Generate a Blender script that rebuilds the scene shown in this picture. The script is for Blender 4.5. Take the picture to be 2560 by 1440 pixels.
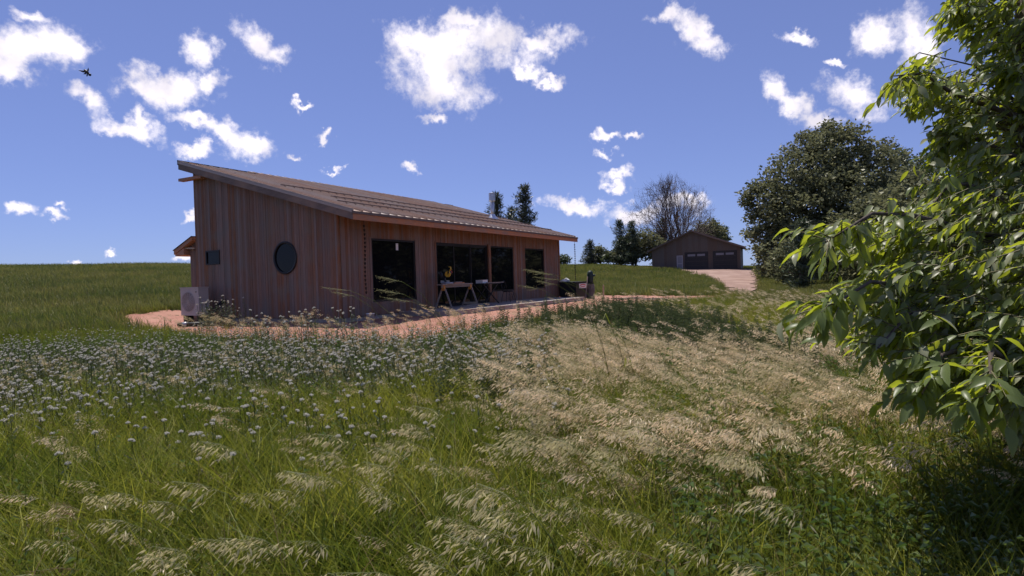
import bpy, math, random
import numpy as np
from mathutils import Vector, Matrix, Euler

for o in list(bpy.data.objects): bpy.data.objects.remove(o)
SC = bpy.context.scene
COL = SC.collection
random.seed(7); RNG = np.random.default_rng(11)
rad = math.radians

# ------------------------------------------------------------------ camera
F = 1535.7                                  # focal length in pixels of a 2560 wide picture
YAW, PITCH, ROLL = 0.4916, -0.0145, -0.0317
CAM = np.array([-13.1791, -12.6508, 0.9643])
cyw, syw, cp, sp = math.cos(YAW), math.sin(YAW), math.cos(PITCH), math.sin(PITCH)
FW = np.array([cyw*cp, syw*cp, sp]); R0 = np.array([syw, -cyw, 0.0]); U0 = np.cross(R0, FW)
RI = math.cos(ROLL)*R0 + math.sin(ROLL)*U0
UP = -math.sin(ROLL)*R0 + math.cos(ROLL)*U0
FH = np.array([cyw, syw, 0.0])              # level forward direction
cam = bpy.data.cameras.new('camera'); cam.sensor_width = 36; cam.lens = F/2560*36
cam.clip_start = 0.02; cam.clip_end = 5000
co = bpy.data.objects.new('camera', cam); COL.objects.link(co)
co.matrix_world = Matrix(((RI[0], UP[0], -FW[0], CAM[0]), (RI[1], UP[1], -FW[1], CAM[1]), (RI[2], UP[2], -FW[2], CAM[2]), (0, 0, 0, 1)))
SC.camera = co

# ------------------------------------------------------------------ sun, sky, exposure
SUN_EL = rad(68); sd = np.array([0.6, 0.8])
SUN = Vector((math.cos(SUN_EL)*sd[0], math.cos(SUN_EL)*sd[1], math.sin(SUN_EL)))
sl = bpy.data.lights.new('sun', 'SUN'); sl.energy = 4.6; sl.angle = rad(0.53); sl.color = (1.0, 0.935, 0.85)
so = bpy.data.objects.new('sun', sl); COL.objects.link(so); so.location = (0, 0, 60)
so.rotation_euler = (-SUN).to_track_quat('-Z', 'Y').to_euler()
SKY_STRENGTH = 0.10; CLOUD_STRENGTH = 0.82
SC.view_settings.view_transform = 'Standard'; SC.view_settings.look = 'None'
SC.view_settings.exposure = 0.42; SC.view_settings.gamma = 1.0
SC.view_settings.use_curve_mapping = False
cy_ = SC.cycles; cy_.max_bounces = 6; cy_.diffuse_bounces = 3; cy_.glossy_bounces = 2; cy_.transmission_bounces = 4; cy_.transparent_max_bounces = 4
cy_.use_adaptive_sampling = True; cy_.adaptive_threshold = 0.02; cy_.caustics_reflective = False; cy_.caustics_refractive = False

CLOUDS = [  # picture position of each puff (2560 px wide frame), half sizes, turn: a map of directions in the sky
 (1095,150,125,95,0),(1125,225,90,52,-5),(1040,110,70,62,0),(1230,100,125,62,-8),(1345,105,95,28,8),(1315,178,48,18,-25),(1375,203,52,13,0),(1165,55,60,20,0),
 (55,130,105,55,0),(140,112,72,58,-20),(30,165,80,28,0),(182,122,45,38,0),(75,42,50,18,-10),
 (503,130,40,46,-20),(655,112,80,36,-38),(695,145,40,32,0),
 (400,212,110,38,-8),(440,232,74,50,0),(530,207,50,22,18),(340,205,48,25,0),(222,250,46,27,-12),(310,312,90,24,-22),(347,287,28,22,-50),
 (480,303,66,20,-5),(560,328,90,30,-20),(622,362,58,38,-20),(490,377,66,17,0),
 (752,254,24,9,0),(808,330,17,11,0),(735,379,18,10,0),(830,412,24,8,0),(1035,424,24,10,-30),(1085,300,36,12,-10),
 (1735,70,84,34,-32),(1680,35,44,24,0),(1765,97,58,24,-8),(1992,95,50,14,-15),(2095,151,32,10,0),(1945,225,46,27,-35),(1985,252,80,28,-38),(2045,292,66,24,-10),(2150,245,84,44,-20),
 (2190,82,56,50,0),(2290,85,62,66,-30),(2325,115,52,38,0),
 (1520,350,26,14,0),(1583,348,30,10,0),(1520,396,30,12,0),(1540,442,40,14,0),(1538,462,28,15,0),(1440,512,80,20,-4),(1605,535,75,24,0),(1715,497,66,22,0),
 (55,526,28,16,0),(125,541,32,13,0),(155,520,20,9,0),(282,634,18,8,0),(180,652,24,7,0),(455,640,28,10,0),(475,543,17,11,0),
]
world = bpy.data.worlds.new('World'); SC.world = world; world.use_nodes = True
def build_world():
    nt = world.node_tree; N = nt.nodes; L = nt.links; N.clear()
    def n(t, **k):
        x = N.new(t)
        for a, b in k.items(): setattr(x, a, b)
        return x
    def vm(op, a, b=None):
        x = n('ShaderNodeVectorMath', operation=op)
        for i, v in enumerate((a, b)):
            if v is None: continue
            if isinstance(v, (tuple, list)): x.inputs[i].default_value = v
            else: L.new(v, x.inputs[i])
        return x.outputs['Value'] if op in ('DOT_PRODUCT', 'LENGTH') else x.outputs[0]
    def ma(op, a, b=None, c=None, clamp=False):
        x = n('ShaderNodeMath', operation=op, use_clamp=clamp)
        for i, v in enumerate((a, b, c)):
            if v is None: continue
            if isinstance(v, (int, float)): x.inputs[i].default_value = v
            else: L.new(v, x.inputs[i])
        return x.outputs[0]
    sky = n('ShaderNodeTexSky', sky_type='NISHITA'); sky.sun_disc = False
    sky.sun_elevation = SUN_EL; sky.sun_rotation = math.atan2(sd[0], sd[1])
    sky.air_density = 1.0; sky.dust_density = 0.05; sky.ozone_density = 1.6; sky.altitude = 1200
    tc = n('ShaderNodeTexCoord'); d = vm('NORMALIZE', tc.outputs['Generated'])
    fz = vm('DOT_PRODUCT', d, tuple(FW)); fzc = ma('MAXIMUM', fz, 0.05)
    px = ma('DIVIDE', vm('DOT_PRODUCT', d, tuple(RI)), fzc); py = ma('DIVIDE', vm('DOT_PRODUCT', d, tuple(UP)), fzc)
    cb = n('ShaderNodeCombineXYZ'); L.new(px, cb.inputs[0]); L.new(py, cb.inputs[1]); p = cb.outputs[0]
    def noise(vec, scale, detail, rough=0.55, col=False):
        x = n('ShaderNodeTexNoise'); x.inputs['Scale'].default_value = scale; x.inputs['Detail'].default_value = detail
        x.inputs['Roughness'].default_value = rough; L.new(vec, x.inputs['Vector'])
        return x.outputs['Color' if col else 'Fac']
    w1 = vm('SCALE', vm('SUBTRACT', noise(d, 14, 3, .55, True), (.5, .5, .5))); w1.node.inputs['Scale'].default_value = 0.065
    w2 = vm('SCALE', vm('SUBTRACT', noise(d, 46, 4, .6, True), (.5, .5, .5))); w2.node.inputs['Scale'].default_value = 0.046
    pw = vm('ADD', vm('ADD', p, w1), w2)
    sp_ = n('ShaderNodeSeparateXYZ'); L.new(pw, sp_.inputs[0]); X, Y = sp_.outputs[0], sp_.outputs[1]
    q1 = n('ShaderNodeCombineXYZ'); L.new(X, q1.inputs[0]); L.new(Y, q1.inputs[1]); q1.inputs[2].default_value = 1.0
    q2 = n('ShaderNodeCombineXYZ'); L.new(ma('MULTIPLY', X, X), q2.inputs[0]); L.new(ma('MULTIPLY', X, Y), q2.inputs[1]); L.new(ma('MULTIPLY', Y, Y), q2.inputs[2])
    acc = None
    for (x, y, rx, ry, a) in CLOUDS:          # each puff: a turned ellipse as a quadratic form
        cx_, cy_ = (x-1280)/F, (720-y)/F; ca, sa = math.cos(rad(a)), math.sin(rad(a)); A, B = (F/(rx*.98))**2, (F/(ry*.98))**2
        m11 = ca*ca*A+sa*sa*B; m22 = sa*sa*A+ca*ca*B; m12 = ca*sa*(A-B)
        l1 = -2*(m11*cx_+m12*cy_); l2 = -2*(m12*cx_+m22*cy_); l0 = m11*cx_**2+2*m12*cx_*cy_+m22*cy_**2
        q = ma('ADD', vm('DOT_PRODUCT', q2.outputs[0], (m11, 2*m12, m22)), vm('DOT_PRODUCT', q1.outputs[0], (l1, l2, l0)))
        acc = q if acc is None else ma('SMOOTH_MIN', acc, q, 0.25)
    acc = ma('SQRT', ma('MAXIMUM', acc, 0.0))
    front = ma('SUBTRACT', 1.0, acc)                       # 1 in the middle of a puff, falls to <0 outside
    fbm = noise(d, 30, 8, .62)
    dens = ma('ADD', ma('MULTIPLY', front, 1.25), ma('ADD', ma('MULTIPLY', ma('SUBTRACT', fbm, .5), 2.6), ma('MULTIPLY', ma('SUBTRACT', noise(d, 110, 5, .6), .5), .9)))
    dens = ma('ADD', dens, 0.04)
    mr = n('ShaderNodeMapRange', interpolation_type='SMOOTHSTEP'); L.new(dens, mr.inputs['Value'])
    mr.inputs['From Min'].default_value = -0.42; mr.inputs['From Max'].default_value = 1.02
    infront = mr.outputs[0]
    # the rest of the sky: scattered fair weather puffs of the same kind
    sx = n('ShaderNodeSeparateXYZ'); L.new(d, sx.inputs[0])
    flat = vm('MULTIPLY', d, (1, 1, 2.2))
    g = ma('ADD', noise(flat, 4.2, 2, .5), ma('MULTIPLY', ma('SUBTRACT', noise(flat, 22, 7, .6), .5), .5))
    mg = n('ShaderNodeMapRange', interpolation_type='SMOOTHSTEP'); L.new(g, mg.inputs['Value'])
    mg.inputs['From Min'].default_value = .62; mg.inputs['From Max'].default_value = .72
    rest = ma('MULTIPLY', mg.outputs[0], ma('GREATER_THAN', sx.outputs[2], 0.02))
    view = ma('MULTIPLY', ma('GREATER_THAN', fz, 0.3), ma('MULTIPLY', ma('LESS_THAN', ma('ABSOLUTE', px), .95), ma('LESS_THAN', ma('ABSOLUTE', py), .62)))
    # clouds: bright white, pinkish grey where thick underneath
    cr = n('ShaderNodeValToRGB'); L.new(noise(d, 12, 5, .55), cr.inputs[0])
    cr.color_ramp.elements[0].position = .36; cr.color_ramp.elements[0].color = (0.80, 0.76, 0.84, 1)
    cr.color_ramp.elements[1].position = .56; cr.color_ramp.elements[1].color = (1.12, 1.05, 1.10, 1)
    bs = n('ShaderNodeBackground'); bs.inputs['Strength'].default_value = SKY_STRENGTH
    # camera response to the clear sky: deeper overhead, less washed out near the horizon
    sr = n('ShaderNodeSeparateColor'); L.new(sky.outputs[0], sr.inputs[0]); cc = n('ShaderNodeCombineColor')
    for k, (g_, p_) in enumerate(((1.02, .50), (1.05, .58), (1.56, .65))): L.new(ma('MULTIPLY', ma('POWER', sr.outputs[k], p_), g_), cc.inputs[k])
    L.new(cc.outputs[0], bs.inputs['Color'])
    def blend(cov, seed_noise):
        bc = n('ShaderNodeBackground'); bc.inputs['Strength'].default_value = CLOUD_STRENGTH; L.new(seed_noise, bc.inputs['Color'])
        x = n('ShaderNodeMixShader'); L.new(ma('MULTIPLY', cov, .97), x.inputs[0]); L.new(bs.outputs[0], x.inputs[1]); L.new(bc.outputs[0], x.inputs[2]); return x.outputs[0]
    mx = n('ShaderNodeMixShader'); L.new(view, mx.inputs[0]); L.new(blend(rest, cr.outputs[0]), mx.inputs[1]); L.new(blend(infront, cr.outputs[0]), mx.inputs[2])
    out = n('ShaderNodeOutputWorld'); L.new(mx.outputs[0], out.inputs[0])
build_world()
world.cycles.sampling_method = 'MANUAL'; world.cycles.sample_map_resolution = 512

# ------------------------------------------------------------------ helpers
def unproj(px, py, depth):
    "point at a given depth along the sight line of a picture position"
    return CAM + depth*((px-1280)/F*RI - (py-720)/F*UP + FW)
def TS(xy):
    xy = np.asarray(xy, float); q = xy[..., :2] - CAM[:2]
    return q @ FH[:2], q @ R0[:2]
def XY(t, s):
    return CAM[:2] + np.multiply.outer(np.asarray(t, float), FH[:2]) + np.multiply.outer(np.asarray(s, float), R0[:2])
def horizon_s(px):                         # lateral/forward ratio for a picture column
    return (px-1280)/F

class MB:
    def __init__(self): self.v = []; self.f = []
    def add(self, vs, fs):
        b = len(self.v); self.v += [tuple(map(float, p)) for p in vs]; self.f += [tuple(b+i for i in q) for q in fs]; return self
    def box(self, x0, x1, y0, y1, z0, z1):
        return self.add([(x0,y0,z0),(x1,y0,z0),(x1,y1,z0),(x0,y1,z0),(x0,y0,z1),(x1,y0,z1),(x1,y1,z1),(x0,y1,z1)],
                        [(3,2,1,0),(4,5,6,7),(0,1,5,4),(1,2,6,5),(2,3,7,6),(3,0,4,7)])
    def prism(self, a, b):                  # two matching rings of points -> closed solid
        n = len(a)
        return self.add(list(a)+list(b), [tuple(range(n-1,-1,-1)), tuple(range(n,2*n))] + [(i,(i+1)%n,n+(i+1)%n,n+i) for i in range(n)])
    def beam(self, p, q, w, h, up=(0,0,1)):
        p, q, up = Vector(p), Vector(q), Vector(up); d = (q-p).normalized()
        s = d.cross(up)
        if s.length < 1e-4: s = d.cross(Vector((1,0,0)))
        s.normalize(); u = s.cross(d)
        ring = lambda c: [c-s*w/2-u*h/2, c+s*w/2-u*h/2, c+s*w/2+u*h/2, c-s*w/2+u*h/2]
        return self.prism(ring(p), ring(q))
    def tube(self, pts, rr, n=8, cap=True):
        pts = [Vector(p) for p in pts]; rr = rr if hasattr(rr, '__len__') else [rr]*len(pts); b = len(self.v); ref = None
        for i, p in enumerate(pts):
            d = (pts[min(i+1,len(pts)-1)]-pts[max(i-1,0)])
            if d.length < 1e-9: d = Vector((0,0,1))
            d.normalize()
            if ref is None or abs(ref.dot(d)) > .95: ref = Vector((1,0,0)) if abs(d.x) < .8 else Vector((0,1,0))
            s = d.cross(ref).normalized(); u = s.cross(d); ref = u
            for k in range(n):
                a = 2*math.pi*k/n; self.v.append(tuple(p + (s*math.cos(a)+u*math.sin(a))*rr[i]))
        for i in range(len(pts)-1):
            for k in range(n): self.f.append((b+i*n+k, b+i*n+(k+1)%n, b+(i+1)*n+(k+1)%n, b+(i+1)*n+k))
        if cap: self.f.append(tuple(b+k for k in range(n-1,-1,-1))); self.f.append(tuple(b+(len(pts)-1)*n+k for k in range(n)))
        return self
    def lathe(self, c, prof, n=14, axis='z'):   # prof: (radius, height)
        b = len(self.v)
        for r, h in prof:
            for k in range(n):
                a = 2*math.pi*k/n; p = (r*math.cos(a), r*math.sin(a), h)
                if axis == 'x': p = (p[2], p[0], p[1])
                self.v.append((c[0]+p[0], c[1]+p[1], c[2]+p[2]))
        for i in range(len(prof)-1):
            for k in range(n): self.f.append((b+i*n+k, b+i*n+(k+1)%n, b+(i+1)*n+(k+1)%n, b+(i+1)*n+k))
        self.f.append(tuple(b+k for k in range(n-1,-1,-1))); self.f.append(tuple(b+(len(prof)-1)*n+k for k in range(n)))
        return self
    def mesh(self, name, mat=None, smooth=False):
        me = bpy.data.meshes.new(name); me.from_pydata(self.v, [], self.f); me.update()
        if mat: me.materials.append(mat)
        if smooth: me.polygons.foreach_set('use_smooth', [True]*len(me.polygons))
        return me
def arr_mesh(name, V, faces, mat=None, smooth=False):
    me = bpy.data.meshes.new(name); V = np.asarray(V, np.float32); faces = np.asarray(faces, np.int32)
    me.vertices.add(len(V)); me.vertices.foreach_set('co', V.ravel())
    k = faces.shape[1]; me.loops.add(faces.size); me.loops.foreach_set('vertex_index', faces.ravel())
    me.polygons.add(len(faces)); me.polygons.foreach_set('loop_start', np.arange(0, faces.size, k)); me.polygons.foreach_set('loop_total', np.full(len(faces), k))
    if smooth: me.polygons.foreach_set('use_smooth', np.ones(len(faces), bool))
    me.update(calc_edges=True)
    if mat: me.materials.append(mat)
    return me
def link(name, data, parent=None, loc=None):
    o = bpy.data.objects.new(name, data); COL.objects.link(o)
    if parent is not None:
        o.parent = parent; p = parent; off = Vector((0,0,0))
        while p is not None: off += p.location; p = p.parent
        o.location = -off if loc is None else loc
        # children of children keep world coordinates: undo the summed offsets of all ancestors
    elif loc is not None: o.location = loc
    return o
def part(name, mb, mat, parent, smooth=False, label=None, kind=None):
    o = link(name, mb.mesh(name, mat, smooth) if isinstance(mb, MB) else mb, parent)
    if label: o['label'] = label
    if kind: o['kind'] = kind
    return o
def thing(name, label, cat, loc=(0,0,0), group=None, data=None):
    o = link(name, data, None, loc); o['label'] = label; o['category'] = cat
    if group: o['group'] = group
    if data is None: o.empty_display_size = .2
    return o
def struct(name, data): o = link(name, data); o['kind'] = 'structure'; return o

# ------------------------------------------------------------------ materials
MATS = {}
def new_mat(name):
    m = bpy.data.materials.new(name); m.use_nodes = True; MATS[name] = m; return m, m.node_tree.nodes, m.node_tree.links
def surf(name, c1, c2=None, rough=.7, scale=6, stretch=(1,1,1), bump=.15, metal=0.0, rnd=0.0, spec=.35, detail=6, bscale=None, coord='Object', c3=None, s3=.7):
    m, N, L = new_mat(name); b = N['Principled BSDF']
    b.inputs['Roughness'].default_value = rough; b.inputs['Metallic'].default_value = metal; b.inputs['Specular IOR Level'].default_value = spec
    tc = N.new('ShaderNodeTexCoord'); mp = N.new('ShaderNodeMapping'); mp.inputs['Scale'].default_value = stretch
    L.new(tc.outputs[coord], mp.inputs[0])
    no = N.new('ShaderNodeTexNoise'); no.inputs['Scale'].default_value = scale; no.inputs['Detail'].default_value = detail; no.inputs['Roughness'].default_value = .6
    L.new(mp.outputs[0], no.inputs['Vector'])
    oi = N.new('ShaderNodeObjectInfo')
    if rnd:
        va = N.new('ShaderNodeVectorMath'); va.operation = 'ADD'; sc = N.new('ShaderNodeMath'); sc.operation = 'MULTIPLY'; sc.inputs[1].default_value = 37.0
        L.new(oi.outputs['Random'], sc.inputs[0]); L.new(mp.outputs[0], va.inputs[0]); L.new(sc.outputs[0], va.inputs[1]); L.new(va.outputs[0], no.inputs['Vector'])
    c2 = c2 or tuple(x*.75 for x in c1)
    r = N.new('ShaderNodeValToRGB'); r.color_ramp.elements[0].position = .3; r.color_ramp.elements[1].position = .7
    r.color_ramp.elements[0].color = (*c2, 1); r.color_ramp.elements[1].color = (*c1, 1); L.new(no.outputs['Fac'], r.inputs[0])
    col = r.outputs[0]
    if c3:                                   # broad stains with a shape of their own
        n3 = N.new('ShaderNodeTexNoise'); n3.inputs['Scale'].default_value = s3; n3.inputs['Detail'].default_value = 4; L.new(tc.outputs[coord], n3.inputs['Vector'])
        r3 = N.new('ShaderNodeValToRGB'); r3.color_ramp.elements[0].position = .46; r3.color_ramp.elements[1].position = .66; L.new(n3.outputs['Fac'], r3.inputs[0])
        mx = N.new('ShaderNodeMix'); mx.data_type = 'RGBA'; L.new(r3.outputs[0], mx.inputs[0]); L.new(col, mx.inputs[6]); mx.inputs[7].default_value = (*c3, 1); col = mx.outputs[2]
    if rnd:
        hs = N.new('ShaderNodeHueSaturation'); mr = N.new('ShaderNodeMapRange'); mr.inputs['To Min'].default_value = 1-rnd; mr.inputs['To Max'].default_value = 1+rnd
        L.new(oi.outputs['Random'], mr.inputs[0]); L.new(mr.outputs[0], hs.inputs['Value'])
        fr = N.new('ShaderNodeMath'); fr.operation = 'FRACT'; m7 = N.new('ShaderNodeMath'); m7.operation = 'MULTIPLY'; m7.inputs[1].default_value = 7.31
        L.new(oi.outputs['Random'], m7.inputs[0]); L.new(m7.outputs[0], fr.inputs[0])
        ms = N.new('ShaderNodeMapRange'); ms.inputs['To Min'].default_value = .62; ms.inputs['To Max'].default_value = 1.15; L.new(fr.outputs[0], ms.inputs[0]); L.new(ms.outputs[0], hs.inputs['Saturation'])
        L.new(col, hs.inputs['Color']); col = hs.outputs[0]
    L.new(col, b.inputs['Base Color'])
    if bump:
        nb = no
        if bscale:
            nb = N.new('ShaderNodeTexNoise'); nb.inputs['Scale'].default_value = bscale; nb.inputs['Detail'].default_value = 6; L.new(mp.outputs[0], nb.inputs['Vector'])
        bp = N.new('ShaderNodeBump'); bp.inputs['Strength'].default_value = bump; bp.inputs['Distance'].default_value = .02
        L.new(nb.outputs['Fac'], bp.inputs['Height']); L.new(bp.outputs[0], b.inputs['Normal'])
    return m
def leafy(name, ca, cb, trans=.35, tcol=None, gloss=.12, under=None, under2=None, instancer=True, rough=.45):
    "thin leaf or blade: diffuse + light passing through + a little sheen; per-leaf colour between ca and cb"
    m, N, L = new_mat(name); N.clear(); out = N.new('ShaderNodeOutputMaterial')
    oi = N.new('ShaderNodeObjectInfo'); fac = oi.outputs['Random']
    if instancer:
        at = N.new('ShaderNodeAttribute'); at.attribute_type = 'INSTANCER'; at.attribute_name = 'tint'
        ad = N.new('ShaderNodeMath'); ad.operation = 'MULTIPLY_ADD'; ad.inputs[1].default_value = .45; ge = N.new('ShaderNodeNewGeometry'); L.new(ge.outputs['Random Per Island'], ad.inputs[0]); L.new(at.outputs['Fac'], ad.inputs[2]); fac = ad.outputs[0]
    else:
        ge = N.new('ShaderNodeNewGeometry'); fac = ge.outputs['Random Per Island']
    mx = N.new('ShaderNodeMix'); mx.data_type = 'RGBA'; L.new(fac, mx.inputs[0]); mx.inputs[6].default_value = (*ca, 1); mx.inputs[7].default_value = (*cb, 1); mx.clamp_factor = True
    col = mx.outputs[2]
    if under:
        g2 = N.new('ShaderNodeNewGeometry'); m2 = N.new('ShaderNodeMix'); m2.data_type = 'RGBA'; L.new(g2.outputs['Backfacing'], m2.inputs[0]); L.new(col, m2.inputs[6]); m2.inputs[7].default_value = (*under, 1); col = m2.outputs[2]
        if under2:
            rp_ = N.new('ShaderNodeValToRGB'); rp_.color_ramp.elements[0].position = .55; rp_.color_ramp.elements[1].position = .75; rp_.color_ramp.elements[0].color = (*under, 1); rp_.color_ramp.elements[1].color = (*under2, 1)
            fm = N.new('ShaderNodeMath'); fm.operation = 'FRACT'; fk = N.new('ShaderNodeMath'); fk.operation = 'MULTIPLY'; fk.inputs[1].default_value = 5.7; L.new(fac, fk.inputs[0]); L.new(fk.outputs[0], fm.inputs[0]); L.new(fm.outputs[0], rp_.inputs[0]); L.new(rp_.outputs[0], m2.inputs[7])
    df = N.new('ShaderNodeBsdfDiffuse'); L.new(col, df.inputs[0])
    tr = N.new('ShaderNodeBsdfTranslucent')
    if tcol: tr.inputs[0].default_value = (*tcol, 1)
    else: L.new(col, tr.inputs[0])
    s1 = N.new('ShaderNodeMixShader'); s1.inputs[0].default_value = trans; L.new(df.outputs[0], s1.inputs[1]); L.new(tr.outputs[0], s1.inputs[2])
    gl = N.new('ShaderNodeBsdfGlossy'); gl.inputs['Roughness'].default_value = rough; gl.inputs[0].default_value = (.8,.8,.8,1)
    s2 = N.new('ShaderNodeMixShader'); s2.inputs[0].default_value = gloss; L.new(s1.outputs[0], s2.inputs[1]); L.new(gl.outputs[0], s2.inputs[2])
    L.new(s2.outputs[0], out.inputs[0]); return m

M_BOARD = surf('cedar_board', (.252,.126,.074), (.166,.083,.051), .72, 5, (9,9,.55), .25, rnd=.13, c3=(.190,.126,.090), s3=1.6)
M_FASCIA = surf('douglas_fir_fascia', (.54,.235,.110), (.38,.155,.075), .65, 4, (1.2,8,8), .12, c3=(.33,.20,.14), s3=1.5)
M_RAKE = surf('weathered_rake_board', (.215,.155,.128), (.14,.10,.083), .75, 4, (8,1.0,8), .15, c3=(.29,.19,.14), s3=1.2)
M_ROOF = surf('standing_seam_metal', (.42,.31,.24), (.36,.265,.205), .40, 3, (1,1,1), .02, metal=.0, rnd=.05, spec=.5)
M_RAIL = surf('brown_rail_metal', (.17,.12,.098), (.13,.095,.078), .45, 8, bump=.03)
M_SNOW = surf('dark_rail_metal', (.085,.06,.05), (.06,.045,.04), .45, 8, bump=.03, metal=.3)
M_FRAME = surf('black_window_frame', (.018,.017,.017), (.012,.012,.012), .45, 10, bump=.03)
M_CONC = surf('concrete', (.36,.33,.30), (.26,.235,.215), .85, 9, bump=.25, c3=(.30,.22,.18), s3=1.3)
M_STEEL = surf('galvanised_pipe', (.55,.56,.58), (.42,.43,.45), .32, 12, (1,1,.3), .03, metal=.9)
M_STEELB = surf('bright_flashing', (.75,.76,.78), (.6,.6,.62), .28, 12, bump=.03, metal=.85)
M_WOOD = surf('raw_lumber', (.50,.39,.27), (.36,.27,.18), .7, 6, (2,9,9), .12, c3=(.42,.36,.29))
M_WOODG = surf('grey_lumber', (.33,.28,.24), (.22,.18,.16), .75, 6, (2,9,9), .12)
M_CHAIN = surf('dark_copper', (.035,.026,.022), (.02,.016,.015), .4, 20, bump=.05, metal=.5)
M_BLACK = surf('black_plastic', (.020,.021,.024), (.013,.014,.016), .5, 12, bump=.05)
M_BEIGE = surf('beige_enamel', (.47,.405,.37), (.42,.36,.33), .45, 4, bump=.02)
M_GRILL = surf('fan_grille', (.09,.08,.078), (.06,.055,.055), .5, 10, bump=.02)
M_WHITE = surf('white_plastic', (.78,.77,.74), (.66,.65,.63), .45, 5, bump=.02)
M_ORANGE = surf('orange_bracket', (.62,.27,.05), (.48,.20,.04), .45, 10, bump=.03)
M_YELLOW = surf('yellow_tool_plastic', (.72,.44,.05), (.60,.35,.04), .4, 10, bump=.02)
M_RED = surf('red_paint', (.60,.07,.05), (.48,.05,.04), .45, 10, bump=.02)
M_GREY = surf('cast_metal', (.40,.40,.41), (.28,.28,.29), .4, 14, bump=.06, metal=.5)
M_BLUE = surf('blue_tarp', (.06,.08,.22), (.04,.05,.14), .5, 5, bump=.15)
M_DGREEN = surf('dark_green_cover', (.012,.035,.032), (.008,.02,.02), .55, 7, bump=.2)
M_MOTTLE = surf('mottled_bark_post', (.20,.18,.155), (.05,.045,.04), .85, 7, (1.5,1.5,.6), .5)
M_SIDING = surf('garage_brown_siding', (.120,.088,.068), (.097,.071,.056), .7, 3, (6,6,.3), .05, rnd=.05)
M_SHING = surf('garage_shingle', (.20,.15,.125), (.13,.10,.085), .85, 14, bump=.3)
M_GDOOR = surf('garage_door_dark', (.030,.027,.028), (.022,.02,.021), .5, 5, bump=.03)
M_BARK = surf('bark', (.11,.085,.065), (.05,.038,.03), .9, 9, (3,3,.6), .6)
M_BARKP = surf('pale_dead_bark', (.165,.122,.100), (.095,.070,.058), .9, 6, (3,3,.6), .3)
M_TWIG = surf('green_twig', (.13,.12,.05), (.09,.075,.035), .7, 12, bump=.1)
def glass_mat(name, col=(.006,.007,.008), rough=.035):
    m, N, L = new_mat(name); b = N['Principled BSDF']; b.inputs['Base Color'].default_value = (*col, 1); b.inputs['Roughness'].default_value = rough
    b.inputs['IOR'].default_value = 1.33; b.inputs['Specular IOR Level'].default_value = .35
    tc = N.new('ShaderNodeTexCoord'); no = N.new('ShaderNodeTexNoise'); no.inputs['Scale'].default_value = .9; no.inputs['Detail'].default_value = 2; L.new(tc.outputs['Object'], no.inputs['Vector'])
    bp = N.new('ShaderNodeBump'); bp.inputs['Strength'].default_value = .06; bp.inputs['Distance'].default_value = .05; L.new(no.outputs['Fac'], bp.inputs['Height']); L.new(bp.outputs[0], b.inputs['Normal'])
    return m
M_GLASS = glass_mat('dark_window_glass')
M_GLASSG = glass_mat('garage_door_lite', (.22,.21,.23), .25)

# ------------------------------------------------------------------ terrain
T_COLS = np.array([-400, 0, 4, 8, 12, 16, 20, 26, 34, 45, 60, 85, 110, 150, 300, 3000.])
T_ROWS = np.array([-.95, -.62, -.32, .0, .13, .22, .31, .45, .9])
T_Z = np.array([
 [-.8,-.75,-.72,-.62,-.50,-.32,-.05,.42,1.20,2.35,3.75,4.1,4.0,3.6,2.,-30],
 [-.8,-.75,-.70,-.58,-.45,-.28,-.10,.20,.95,2.05,3.40,3.8,3.8,3.4,2.,-30],
 [-.8,-.75,-.70,-.55,-.42,-.25,-.12,-.08,.45,1.5,2.7,3.3,3.4,3.2,2.,-30],
 [-.8,-.75,-.68,-.55,-.42,-.28,-.20,-.15,-.10,.45,1.4,2.7,3.0,3.0,2.,-30],
 [-.8,-.75,-.68,-.57,-.45,-.32,-.25,-.20,-.15,.15,.95,2.30,2.95,3.0,2.,-30],
 [-.8,-.75,-.70,-.60,-.48,-.36,-.28,-.22,-.18,.05,.60,1.75,2.3,2.6,2.,-30],
 [-.8,-.75,-.70,-.62,-.55,-.48,-.40,-.28,-.22,-.08,.38,1.45,1.9,2.2,2.,-30],
 [-.8,-.75,-.72,-.70,-.68,-.68,-.68,-.68,-.60,-.35,.22,1.1,1.5,1.9,2.,-30],
 [-.8,-.75,-.74,-.74,-.74,-.72,-.70,-.68,-.60,-.35,.15,.9,1.4,1.8,2.,-30]])
def smooth01(x): x = np.clip(x, 0, 1); return x*x*(3-2*x)
def wob(x, y, k=1.0, seed=0.):
    return (np.sin(x*1.7*k+seed)+np.sin(y*2.1*k+1.3+seed)+np.sin((x+y)*1.1*k+2.1*seed)+np.sin((x-1.6*y)*2.9*k+.7)*.6)/3.6
def ground(xy):
    xy = np.asarray(xy, float); t, s = TS(xy); b = np.clip(s/np.maximum(t, 2.5), T_ROWS[0], T_ROWS[-1])
    cols = np.stack([np.interp(t, T_COLS, T_Z[i]) for i in range(len(T_ROWS))], -1)
    fi = np.interp(b, T_ROWS, np.arange(len(T_ROWS))); i0 = np.clip(fi.astype(int), 0, len(T_ROWS)-2); fr = smooth01(fi-i0)
    z = np.take_along_axis(cols, i0[..., None], -1)[..., 0]*(1-fr) + np.take_along_axis(cols, (i0+1)[..., None], -1)[..., 0]*fr
    z = z + .03*wob(xy[..., 0], xy[..., 1], .8) + .05*wob(xy[..., 0], xy[..., 1], .25)*smooth01((t-5)/20)
    # level pad round the house
    x, y = xy[..., 0], xy[..., 1]
    dx = np.maximum(np.maximum(-x-.2, x-18.5), 0); dy = np.maximum(np.maximum(-y-1.8, y-9.5), 0); w = 1-smooth01(np.hypot(dx, dy)/2.6)
    pad = -.16 - .05*smooth01((2.5-x)/3)*smooth01((1.5-y)/3)
    return z*(1-w) + pad*w
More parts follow.
